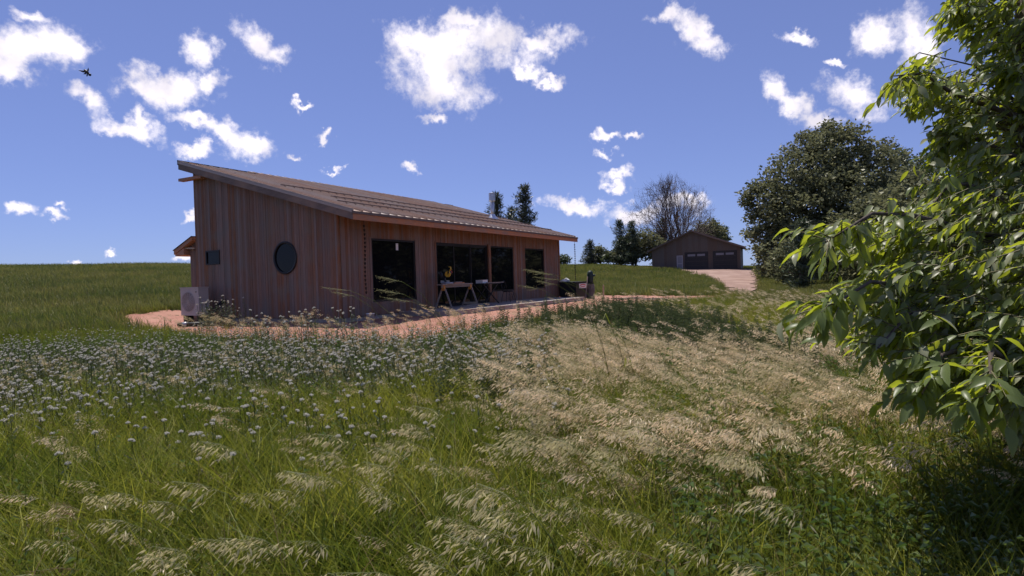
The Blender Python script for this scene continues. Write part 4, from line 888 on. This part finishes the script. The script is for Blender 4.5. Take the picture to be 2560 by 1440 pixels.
# yarrow plants that show largest: each one a thing
yst, yfl, ylf = [], [], []
for k in range(5):
    a, b, c = yarrow_vf(520+k, .48+.03*k, 8, .0170); yst.append(a.mesh('stem', M_STEMG)); yfl.append(b.mesh('flower_head', M_YARF)); ylf.append(c.mesh('leaves', M_YARL))
for i in first:
    k = int(RNG.integers(0, 5)); o = thing('yarrow_plant', 'near white yarrow plant with a flat flower head in the meadow', 'flower', tuple(yP[i]), 'near yarrow plants')
    o.rotation_euler = (0, 0, WAZ+random.gauss(0, .6)); o.scale = (random.uniform(.85, 1.2),)*3
    for nm, ms_ in (('stem', yst), ('flower_head', yfl), ('leaves', ylf)): link(nm, ms_[k], o, (0, 0, 0))
# wind-bent plumes near the camera: each one a thing
PL = [brome_vf(700+k, 1.05+.05*k, .27, 15, .046, 1.0, .0026) for k in range(6)]; plm = [(a.mesh('stem', M_STEMG), b.mesh('seed_head', M_STRAWP), c.mesh('leaves', M_GREEN)) for a, b, c in PL]
REDP = leafy('reddish_seed', (.32,.17,.11), (.42,.25,.16), .3, gloss=.04)
plr = [(a.mesh('stem', M_STEMG), b.mesh('seed_head', REDP), c.mesh('leaves', M_DRYG)) for a, b, c in [brome_vf(760+k, .92, .20, 15, .014, .3, .0018) for k in range(3)]]
def plume(px, t, sc, group, label, red=False, turn=None):
    g = G(px, t, -.01); o = thing('seed_plume', label, 'grass stalk', tuple(g), group); k = random.randrange(6 if not red else 3)
    o.rotation_euler = (0, 0, WAZ+(random.gauss(0, .3) if turn is None else turn)); o.scale = (sc,)*3
    for nm, m_ in zip(('stem', 'seed_head', 'leaves'), (plr if red else plm)[k]): link(nm, m_, o, (0, 0, 0))
for i in range(74):
    t = random.uniform(1.8, 4.0); px = random.gauss(1020, 430) if i % 3 else random.uniform(250, 2050); px = min(max(px, 180), 2150)
    plume(px+420/t*.8, t, random.uniform(.74, .95), 'nodding pale plumes in the foreground', 'pale nodding grass plume bent left in the foreground')
for i in range(16): plume(random.uniform(150, 1900), random.uniform(1.8, 3.4), random.uniform(.7, .9), 'reddish grass spikes in the foreground', 'slim reddish grass spike in the foreground', True)
M_TALL = leafy('tall_stalk_seed', (.36,.34,.16), (.54,.46,.27), .45, gloss=.02)
tall = [(a.mesh('stem', M_STEMG), b.mesh('seed_head', M_TALL), c.mesh('leaves', M_GREEN)) for a, b, c in [brome_vf(790+k, 2.0, .22, 14, .012, .15, .0019, .32+.05*k) for k in range(4)]]
def tall_stalk(px, py, t, lab, k):
    "stalk whose tip stands at the given place; its foot is found by going back against the bend"
    tip = unproj(px, py, t); bf = .32+.05*k; sc = 1.0
    for _ in range(4): foot = tip[:2]-WIND[:2]*bf*2.0*sc; sc = (tip[2]-gz(*foot))/(2.0*.70)
    o = thing('tall_grass_stalk', lab, 'grass stalk', (foot[0], foot[1], gz(*foot)-.01), 'tall stalks rising before the house'); o.rotation_euler = (0, 0, WAZ); o.scale = (sc,)*3
    for nm, m_ in zip(('stem', 'seed_head', 'leaves'), tall[k]): link(nm, m_, o, (0, 0, 0))
for i, (px, py, t, lab) in enumerate(((948, 690, 5.6, 'tallest bent grass stalk before the picture window'), (945, 722, 5.4, 'second bent grass stalk before the picture window'), (962, 742, 5.2, 'lowest bent grass stalk before the picture window'), (806, 716, 6.2, 'taller pale grass stalk before the gable'), (836, 728, 6.0, 'shorter pale grass stalk before the gable'),
        (1312, 672, 6.6, 'leftmost tall stalk before the far window'), (1324, 676, 6.4, 'second tall stalk before the far window'), (1334, 690, 6.7, 'third tall stalk before the far window'), (1345, 700, 6.2, 'rightmost tall stalk before the far window'), (1300, 712, 6.3, 'short stalk left of the far window'))): tall_stalk(px, py, t, lab, i % 4)
xy = np.vstack([XY(RNG.normal(17.4, .35, 34), RNG.normal(17.4*horizon_s(540), .35, 34)), XY(RNG.uniform(11.2, 13.2, 40), RNG.uniform(-5.4, -3.2, 40))]); P = np.column_stack([xy, ground(xy)]); n = len(P)
scatter('gable_weeds', 'white-topped weeds growing before the gable wall', 'yarrow', P, WZ(n, 1), RNG.uniform(1.1, 1.6, n), RNG.uniform(0, .5, n))

# ------------------------------------------------------------------ trees
def leaf_cloud(name, centers, per, spread, size, mat, seed, up=.25, aspect=.6, wind=0.0, flat=.7):
    "clumps of small folded leaves round the given centres, one mesh"
    r = np.random.default_rng(seed); C_ = np.repeat(np.asarray(centers, float), per, 0); n = len(C_)
    off = r.normal(0, 1, (n, 3)); off /= np.linalg.norm(off, axis=1)[:, None]; off *= (r.random((n, 1))**.5)*spread*np.array([1, 1, flat]); p = C_+off
    d = r.normal(0, 1, (n, 3)); d[:, 2] = d[:, 2]*.5+up; d += wind*WIND; d /= np.linalg.norm(d, axis=1)[:, None]
    s = np.cross(d, r.normal(0, 1, (n, 3))); s /= np.linalg.norm(s, axis=1)[:, None]; nn = np.cross(d, s)
    L_ = size*r.uniform(.6, 1.3, (n, 1)); w = L_*aspect*.5
    v = np.stack([p, p+d*L_*.5+s*w+nn*w*.35, p+d*L_, p+d*L_*.5-s*w+nn*w*.35], 1).reshape(-1, 3)
    q = np.arange(4*n).reshape(n, 4)
    return arr_mesh(name, v, q, mat)
def limb(mb, a, b, r0, r1, sag=0.0, n=6, k=6, seed=0):
    a, b = np.array(a, float), np.array(b, float); rr = np.random.default_rng(seed); ln = np.linalg.norm(b-a); j = rr.normal(0, .035*ln, (n+1, 3)); j[0] = j[-1] = 0
    pts = [a+(b-a)*f+j[i]*math.sin(math.pi*f)-np.array([0, 0, sag*math.sin(math.pi*f)]) for i, f in enumerate(np.linspace(0, 1, n+1))]
    mb.tube(pts, list(np.linspace(r0, r1, n+1)), k); return pts
LEAF_D = leafy('broad_dark_leaf', (.110,.125,.062), (.235,.235,.125), .34, gloss=.015, instancer=False, rough=.4)
LEAF_M = leafy('mid_green_leaf', (.050,.080,.026), (.105,.130,.048), .32, gloss=.06, instancer=False)
NEEDLE = leafy('blue_green_needle', (.040,.062,.032), (.100,.122,.062), .15, gloss=.05, instancer=False)
NEEDLE2 = leafy('grey_green_needle', (.048,.062,.036), (.110,.118,.070), .15, gloss=.05, instancer=False)
def lobes_tree(name, label, cat, px, depth, trunk_top_py, lobes, clumps, per, leaf, mat, seed, trunk_r=.35, group=None, spread=.8):
    r = np.random.default_rng(seed); base = G(px, depth, -.1); root = thing(name, label, cat, tuple(base), group)
    m_px = depth/F; cs = []; wts = np.array([l[2]**2 for l in lobes], float); wts /= wts.sum(); cens = []
    for (x, y, rp, dz) in lobes: cens.append((unproj(x, y, depth+dz), rp*m_px))
    top = unproj(px, trunk_top_py, depth); tm = MB(); limb(tm, base, top, trunk_r, trunk_r*.55, 0, 6, 10, seed); part('trunk', tm, M_BARK, root, True)
    for i, (c, R_) in enumerate(cens):
        f = min(max((c[2]-base[2])/(top[2]-base[2])*.7, .3), .95); bm = MB(); limb(bm, base+(top-base)*f, c+np.array([0, 0, R_*.3]), trunk_r*.42, trunk_r*.1, 0, 5, 6, seed+i); part('limb', bm, M_BARK, root, True)
    for i in range(clumps):
        k = r.choice(len(cens), p=wts); c, R_ = cens[k]; d = r.normal(0, 1, 3); d[2] = d[2]*.9+.15; d /= np.linalg.norm(d); cs.append(c+d*R_*(r.uniform(.55, 1.0)**.6)*np.array([1, 1, .92])+r.normal(0, .12*R_, 3)*.6)
    cs = np.array(cs); cs = cs[cs[:, 2] > ground(cs[:, :2])+.3]
    part('crown', leaf_cloud('crown', cs, per, spread, leaf, mat, seed+5, -.1, .62, .25), None, root, kind='stuff'); return root
# big dark maple by the driveway
lobes_tree('maple_tree', 'big dark rounded broadleaf tree right of the garage', 'tree', 2060, 58, 470,
 [(2090,400,95,0),(2020,440,90,-1),(2160,450,110,1),(1965,520,95,-1),(2080,540,140,-2),(2210,520,110,0),(1905,490,42,0),(1935,560,70,0),(2010,640,110,-2),(2140,640,130,-1),(1930,605,48,1),(1940,655,48,1),(2240,620,110,0),(2080,355,55,0),(2010,370,40,0)],
 1500, 42, .34, LEAF_D, 21, .5, spread=.85)
lobes_tree('broad_tree', 'grey-green tree behind the right side of the big dark tree', 'tree', 2330, 72, 450, [(2300,430,80,0),(2240,440,70,2),(2390,470,110,0),(2330,540,120,0),(2450,520,110,0),(2530,480,110,1),(2400,620,110,0),(2540,610,110,0)], 520, 34, .42, LEAF_M, 22, .4, spread=1.0)
lobes_tree('leafy_shrub', 'dark shrub under the big tree beside the driveway', 'shrub', 1985, 46, 640, [(1985,640,48,0),(2040,650,50,0),(1960,670,35,0),(2090,660,50,0)], 170, 34, .26, LEAF_D, 23, .10, spread=.6)
lobes_tree('scrub_tree', 'dark rounded tree left of the garage', 'tree', 1590, 98, 610, [(1600,610,38,0),(1630,625,34,0),(1575,630,34,0),(1560,640,26,0)], 160, 30, .45, LEAF_D, 24, .2, spread=1.0)
lobes_tree('round_tree', 'dark green tree showing above the garage roof', 'tree', 1772, 112, 580, [(1772,575,28,0),(1760,590,26,0),(1790,590,24,0),(1740,600,24,0)], 110, 30, .5, LEAF_D, 25, .2, spread=1.0)
lobes_tree('slim_tree', 'small tree above the right slope of the garage roof', 'tree', 1806, 116, 590, [(1803,578,12,0),(1810,592,13,0),(1800,600,14,0)], 42, 26, .45, LEAF_M, 26, .15, spread=.8)
lobes_tree('small_bush_tree', 'small round tree on the crest beside the house end', 'tree', 1411, 118, 645, [(1411,645,10,0),(1408,652,11,0)], 36, 24, .4, LEAF_M, 27, .12, spread=.7)
lobes_tree('low_tree', 'low dark tree right of the small spruce', 'tree', 1502, 104, 640, [(1498,628,13,0),(1506,642,16,0),(1492,646,14,0)], 60, 26, .4, LEAF_D, 28, .14, spread=.8)
lobes_tree('grey_shrub', 'greyish shrub left of the windblown pines', 'shrub', 1535, 100, 645, [(1530,640,14,0),(1545,648,16,0),(1520,650,10,0)], 60, 26, .36, LEAF_M, 29, .12, spread=.7)
for k, (px_k, dk, ly) in enumerate([(2330, 44, 470), (2500, 38, 420), (2680, 33, 380), (2860, 30, 360), (2180, 50, 560)]):  # two past the right edge: unseen, added so window glass reflects dark trees
    lobes_tree('field_tree', ['dark tree half hidden behind the near leaves', 'tall tree behind the near leaves at the right edge', 'unseen tree added just beyond the right edge to darken window reflections', 'outermost unseen tree added beyond the right edge for dark window reflections', 'lower tree below the big dark tree'][k], 'tree', px_k, dk, ly+60, [(px_k, ly+40, 110, 0), (px_k-90, ly+110, 100, 1), (px_k+90, ly+110, 105, -1), (px_k-50, ly+190, 110, 0), (px_k+60, ly+200, 110, 0)], 330, 34, .34, LEAF_D, 60+k, .28, 'trees behind the near leaves', .8)
def conifer(name, label, px, depth, top_py, half_px, seed, mat, tilt=0.0, low=.12, dens=1.0, upturn=.5, ragged=.25, group=None):
    r = np.random.default_rng(seed); base = G(px, depth, -.1); top = unproj(px+tilt, top_py, depth); H = top[2]-base[2]; Wd = half_px*depth/F
    root = thing(name, label, 'tree', tuple(base), group); tm = MB(); limb(tm, base, top, .018*H+.05, .02, 0, 8, 8, seed); part('trunk', tm, M_BARK, root, True)
    br = MB(); cs = []; nb = int(64*dens)
    for i in range(nb):
        f = low+(1-low)*(i/nb)**.9; az = 2.4*i+r.normal(0, .4); prof = (1-f)**.75*(.55+.45*min(1, f/.25)); ln = Wd*prof*r.uniform(1-ragged*1.6, 1+ragged)+.15
        p0 = base+(top-base)*f; d = np.array([math.cos(az), math.sin(az), 0]); d = d+WIND*.25; e = p0+d*ln+np.array([0, 0, ln*upturn*r.uniform(.5, 1.3)])
        br.tube([p0, p0+(e-p0)*.5-np.array([0, 0, .08*ln]), e], [.05, .03, .012], 4, False); m = max(2, int(ln/.32))
        for k in range(m):
            g = (k+1)/m; c = p0+(e-p0)*g-np.array([0, 0, .08*ln*math.sin(math.pi*g)]); cs.append(c+r.normal(0, .07, 3))
            if ln > 1: cs.append(c+np.array([-d[1], d[0], .2])*r.normal(0, .18*ln)*(1-.4*g))
    part('branches', br, M_BARK, root); part('needles', leaf_cloud('needles', cs, 20, .34, .42, mat, seed+3, .55, .17, .15), None, root, kind='stuff')
conifer('pine_tree', 'taller pine rising behind the house roof', 1316, 62, 468, 40, 31, NEEDLE2, -4, .15, 1.25, .75, .35, 'pines behind the house')
conifer('pine_tree', 'lower pine behind the stove pipe', 1243, 62, 490, 38, 32, NEEDLE2, 0, .2, 1.0, .8, .4, 'pines behind the house')
conifer('pine_tree', 'smallest pine top between the two pines behind the roof', 1276, 64, 520, 14, 33, NEEDLE2, 2, .3, .5, .8, .4, 'pines behind the house')
conifer('spruce_tree', 'small pointed spruce on the crest beside the low tree', 1476, 102, 604, 20, 34, NEEDLE2, 0, .05, .9, .15, .2)
conifer('windblown_pine', 'windblown pine left of the bare tree', 1556, 98, 552, 30, 35, NEEDLE, -6, .08, 1.1, .35, .45, 'windblown pines')
conifer('windblown_pine', 'second windblown pine closer to the garage', 1584, 96, 556, 32, 36, NEEDLE, -4, .08, 1.1, .35, .45, 'windblown pines')
conifer('shade_pine', 'tall dark pine half hidden below the bare tree', 1662, 106, 548, 32, 37, NEEDLE2, -2, .1, 1.0, .4, .4)
conifer('young_pine', 'young dark conifer below the near leafy branches', 2005, 40, 560, 30, 38, NEEDLE, 3, .03, 1.0, .4, .3)
# bare tree behind the garage
def bare_tree():
    r = np.random.default_rng(41); depth = 104; base = G(1688, depth, -.1); root = thing('bare_tree', 'leafless spreading tree behind the garage', 'tree', tuple(base)); sc = depth/F
    trunk = MB(); tw = MB(); limbs = []
    def P(x, y, dz=0): return unproj(x, y, depth+dz)
    def grow(mb, p, d, ln, rr, lev):
        d = d/np.linalg.norm(d); n = 4; pts = [p]; 
        for i in range(n): d = d+r.normal(0, .10, 3)+np.array([0, 0, .035]); d /= np.linalg.norm(d); pts.append(pts[-1]+d*ln/n)
        mb.tube(pts, list(np.linspace(rr, rr*.55, n+1)), 5 if lev < 3 else 3, False)
        if lev >= 6 or rr < .008: return
        for i in range(2 if lev < 5 else 3):
            k = r.integers(2, n+1) if i else n; a = r.normal(0, .52, 3); a[2] = a[2]*.6+.05; grow(tw if lev > 1 else mb, pts[k], d+a, ln*r.uniform(.62, .86), rr*(.66 if i == 0 else .52), lev+1)
        if lev in (1, 2, 3): grow(tw, pts[2], d+r.normal(0, .6, 3), ln*.6, rr*.4, lev+1)
    fork = P(1698, 632); trunk.tube([base, (base+fork)/2, fork], [.42, .36, .32], 10); part('trunk', trunk, M_BARKP, root, True)
    dome = P(1676, 575); Rx, Rz, Ry = 112*sc, 126*sc, 90*sc
    def shell(th, ph, f): return dome+f*(math.cos(th)*math.cos(ph)*Rx*R0+math.cos(th)*math.sin(ph)*Ry*FH+np.array([0, 0, math.sin(th)*Rz]))
    def bow(mb, a, e, r0, r1, n, k, lift=.10):
        ln = np.linalg.norm(e-a); j = r.normal(0, .030*ln, (n+1, 3)); pts = [a+(e-a)*f+j[i]*math.sin(math.pi*f)-np.array([0, 0, lift*ln*math.sin(math.pi*f)]) for i, f in enumerate(np.linspace(0, 1, n+1))]
        mb.tube(pts, list(np.linspace(r0, r1, n+1)), k, False); return pts
    for i in range(20):
        th = rad([0, 12, 26, 44, 66][i % 5]+r.normal(0, 5)); ph = 2.4*i+r.normal(0, .3); mb = MB(); e = shell(th, ph, .62); rr = .20-.008*i
        pts = bow(mb, fork, e, rr, rr*.5, 6, 6); part('limb', mb, M_BARKP, root)
        for k in range(7):
            st_ = pts[r.integers(2, 7)]; th2 = th+r.normal(0, .30); ph2 = ph+r.normal(0, .42); e2 = shell(th2, ph2, r.uniform(.82, .98)); p2 = bow(tw, st_, e2, rr*.30, rr*.12, 5, 4, .06)
            for q in range(8):
                s3 = p2[r.integers(1, 6)]; e3 = shell(th2+r.normal(0, .2), ph2+r.normal(0, .26), r.uniform(.88, 1.06)); 
                if np.linalg.norm(e3-s3) > 3.6: e3 = s3+(e3-s3)*.6
                p3 = bow(tw, s3, e3, .024, .009, 3, 3, .03)
                for w in range(3): s4 = p3[r.integers(1, 4)]; dd = e3-s3; tw.tube([s4, s4+dd/np.linalg.norm(dd)*.5+r.normal(0, .22, 3)+np.array([0, 0, .35])], [.011, .006], 3, False)
    part('twigs', tw, M_BARKP, root, kind='stuff')
bare_tree()

# ------------------------------------------------------------------ the near leafy tree on the right
NEAR = leafy('near_leaf', (.105,.165,.014), (.290,.325,.035), .48, tcol=(.44,.50,.035), gloss=.018, under=(.13,.17,.07), under2=(.30,.31,.21), instancer=False, rough=.35)
def near_leaf_shape(r, size):
    "folded, drooping lance-shaped leaf along +x, 10 points"
    ln = size*r.uniform(.75, 1.25); w = ln*r.uniform(.16, .22); cur = r.uniform(.1, .55); V = []
    for f, ww in ((0, .0), (.22, .8), (.5, 1.0), (.78, .6)):
        x = ln*f; z = -cur*ln*f*f
        if f == 0: V.append((0, 0, 0))
        else: V += [(x, -w*ww, z+.35*w*ww), (x, 0, z), (x, w*ww, z+.35*w*ww)]
    V.append((ln, 0, -cur*ln)); return V, [(0,2,1),(0,3,2),(1,2,5,4),(2,3,6,5),(4,5,8,7),(5,6,9,8),(7,8,10),(8,9,10)]
SIL = [(2375,-60),(2355,20),(2400,95),(2440,170),(2495,230),(2455,235),(2385,190),(2355,215),(2290,175),(2235,160),(2210,225),(2235,270),(2260,285),(2305,280),(2317,350),(2345,400),(2385,420),(2400,470),(2345,480),(2285,500),(2225,545),(2135,565),(2085,572),(2040,600),(2055,640),(2115,655),(2135,640),(2165,690),(2115,700),(2065,735),(2040,770),(2095,800),(2095,850),(2165,890),(2235,890),(2255,960),(2245,1010),(2335,1010),(2375,1040),(2435,1010),(2525,1010),(2530,1090),(2600,1160),(2760,1180),(2760,-60)]
def near_tree():
    r = np.random.default_rng(77); base = G(2590, 4.3, -.08); root = thing('leafy_tree', 'near tree with long drooping green leaves along the right edge', 'tree', tuple(base))
    spine = [base, unproj(2580, 900, 4.3), unproj(2600, 500, 4.4), unproj(2560, 100, 4.6), unproj(2590, -300, 4.8)]
    tm = MB(); tm.tube(spine, [.13, .11, .09, .07, .05], 12); part('trunk', tm, M_BARK, root, True)
    def spine_at(py): y = np.interp(py, [-300, 100, 500, 900, 1300], [0, 1, 2, 3, 4]); P_ = spine[::-1]; i = min(int(y), 3); return P_[i]+(P_[i+1]-P_[i])*(y-i)
    arms = [((2235, 190, 4.1), (2380, 250, 4.3)), ((2385, 20, 4.6), (2450, 70, 4.7)), ((2065, 605, 3.0), (2280, 560, 3.5)), ((2070, 770, 2.8), (2270, 740, 3.3)), ((2195, 870, 2.9), (2340, 800, 3.3)), ((2305, 985, 2.7), (2400, 900, 3.1)), ((2325, 520, 3.7), (2420, 480, 4.0)), ((2345, 380, 4.4), (2430, 360, 4.4)), ((2475, 1010, 2.5), (2480, 900, 2.9)), ((2555, 200, 4.2), (2540, 200, 4.4))]
    leaves = []; twigs = MB()
    def spray(a, b, n, size):
        "a drooping twig from a to b with paired leaves"
        a, b = np.array(a), np.array(b); ln = np.linalg.norm(b-a); twigs.tube([a, (a+b)/2+np.array([0, 0, .04*ln]), b], [.004, .003, .0015], 4, False)
        for i in range(n):
            f = (i+.6)/n; c = a+(b-a)*f+np.array([0, 0, .08*ln*f*(1-f)*2]); d = (b-a)/ln; sd_ = np.cross(d, [0, 0, 1]); sd_ /= np.linalg.norm(sd_)+1e-9
            dr = d*r.uniform(.2, .9)+sd_*(1 if i % 2 else -1)*r.uniform(.2, .9)+np.array([0, 0, r.uniform(-.95, .05)])+WIND*r.uniform(.1, .8)+r.normal(0, .18, 3); leaves.append((c, dr/np.linalg.norm(dr), size*r.uniform(.65, 1.2)))
    for i, (tip, mid) in enumerate(arms):
        t_, m_ = unproj(*tip), unproj(*mid); s_ = spine_at(mid[1]+60); bm = MB(); pts = [s_, m_+np.array([0, 0, .05]), (m_+t_)/2+np.array([0, 0, .10]), t_]; bm.tube(pts, [.022, .014, .009, .004], 8, False); part('limb', bm, M_BARK, root, True)
        for k in range(22):
            f = r.uniform(.15, 1.0)**.7; x = f*3; j = min(int(x), 2); c = pts[j]*(1-(x-j))+pts[j+1]*(x-j); e = c+(WIND*r.uniform(.03, .15)+np.array([0, 0, r.uniform(-.22, .10)])+FH*r.normal(0, .13)+R0*r.normal(0, .07)); spray(c, e, 7, .105)
        spray((pts[2]+t_)/2, t_+WIND*.05+np.array([0, 0, -.05]), 9, .11)
    poly = SIL; n = 0; tries = 0
    while n < 2300 and tries < 40000:
        tries += 1; x, y = r.uniform(1980, 2740), r.uniform(-60, 1170)
        if not in_poly(np.array([[x, y]]), poly)[0]: continue
        if y > 500 and r.random() < .30: continue
        near_f = np.interp(y, [0, 400, 600, 1040, 1180], [4.3, 4.2, 3.3, 2.8, 3.2]); dpt = near_f+abs(r.normal(0, .65))
        if x > 2350 and r.random() < .35: dpt += r.uniform(.2, 1.2)
        e = unproj(x, y, dpt); a = e-WIND*r.uniform(.10, .26)+np.array([0, 0, r.uniform(-.03, .14)])+FH*r.normal(0, .12); spray(a, e, 9, .088); n += 1
        if n % 6 == 0: s_ = spine_at(y+60); twigs.tube([s_+(a-s_)*.25, (s_+a)/2+np.array([0, 0, .06]), a], [.008, .006, .004], 4, False)
    part('twigs', twigs, M_TWIG, root, True, kind='stuff')
    shapes = [near_leaf_shape(r, 1.0) for _ in range(6)]; meshes = []
    for v, f in shapes: me = bpy.data.meshes.new('leaf'); me.from_pydata(v, [], f); me.update(); me.materials.append(NEAR); me.polygons.foreach_set('use_smooth', [True]*len(f)); meshes.append(me)
    # size in the picture: nearest leaves first
    dep = np.array([((c-CAM)@FW) for c, d, s in leaves]); pxs = np.array([1280+F*((c-CAM)@RI)/((c-CAM)@FW) for c, d, s in leaves]); score = dep+np.where(pxs > 2540, 9, 0); order = np.argsort(score); single = set(order[:300].tolist())
    V, Fs = [], []; off = Vector(root.location)
    for i, (c, d, s) in enumerate(leaves):
        d = Vector(d); up = Vector((r.normal(0, .55), r.normal(0, .55), 1)); y_ = up.cross(d).normalized(); z_ = d.cross(y_); k = int(r.integers(0, 6))
        M = Matrix(((d.x*s, y_.x*s, z_.x*s, c[0]), (d.y*s, y_.y*s, z_.y*s, c[1]), (d.z*s, y_.z*s, z_.z*s, c[2]), (0, 0, 0, 1)))
        if i in single:
            o = bpy.data.objects.new('leaf', meshes[k]); COL.objects.link(o); o.parent = root; o.matrix_local = Matrix.Translation(-off) @ M
        else:
            b = len(V); V += [tuple(M @ Vector(v)) for v in shapes[k][0]]; Fs += [tuple(b+q for q in f) for f in shapes[k][1]]
    me = bpy.data.meshes.new('foliage'); me.from_pydata(V, [], Fs); me.update(); me.materials.append(NEAR); me.polygons.foreach_set('use_smooth', [True]*len(Fs))
    part('foliage', me, None, root, kind='stuff'); print('leaves', len(leaves))
near_tree()

# ------------------------------------------------------------------ flying insect
ip = unproj(219, 182, 1.15); ins = thing('flying_insect', 'small dark winged insect flying in the blue sky', 'insect', tuple(ip))
M_WING = surf('insect_wing', (.06,.06,.09), (.04,.04,.06), .3, 20, bump=0); M_BUG = surf('insect_body', (.06,.045,.04), (.025,.02,.02), .5, 60, bump=.1)
def blob(c, ax, rx, ry, n=8, k=10): return MB().tube([np.array(c)+np.array(ax)*x for x in np.linspace(-rx, rx, n)], [max(ry*math.sqrt(max(0, 1-(x/rx)**2)), .0003) for x in np.linspace(-rx, rx, n)], k)
axd = RI*.75-UP*.65; axd /= np.linalg.norm(axd)
part('abdomen', blob(ip-axd*.003, axd, .0062, .0030), M_BUG, ins, True); part('head', blob(ip+axd*.0055, axd, .0026, .0026), M_BLACK, ins, True)
for sg, ln in (((-1.0, .28), .019), ((-.85, -.25), .009), ((.15, 1.0), .010), ((-.2, -1.0), .008)):
    d = RI*sg[0]+UP*sg[1]; d /= np.linalg.norm(d); s_ = np.cross(d, FW)*.0018; t_ = FW*.0002
    q = [ip+d*.001, ip+d*ln*.5+s_, ip+d*ln, ip+d*ln*.5-s_]; part('wing', MB().prism(q, [p+t_ for p in q]), M_WING, ins)
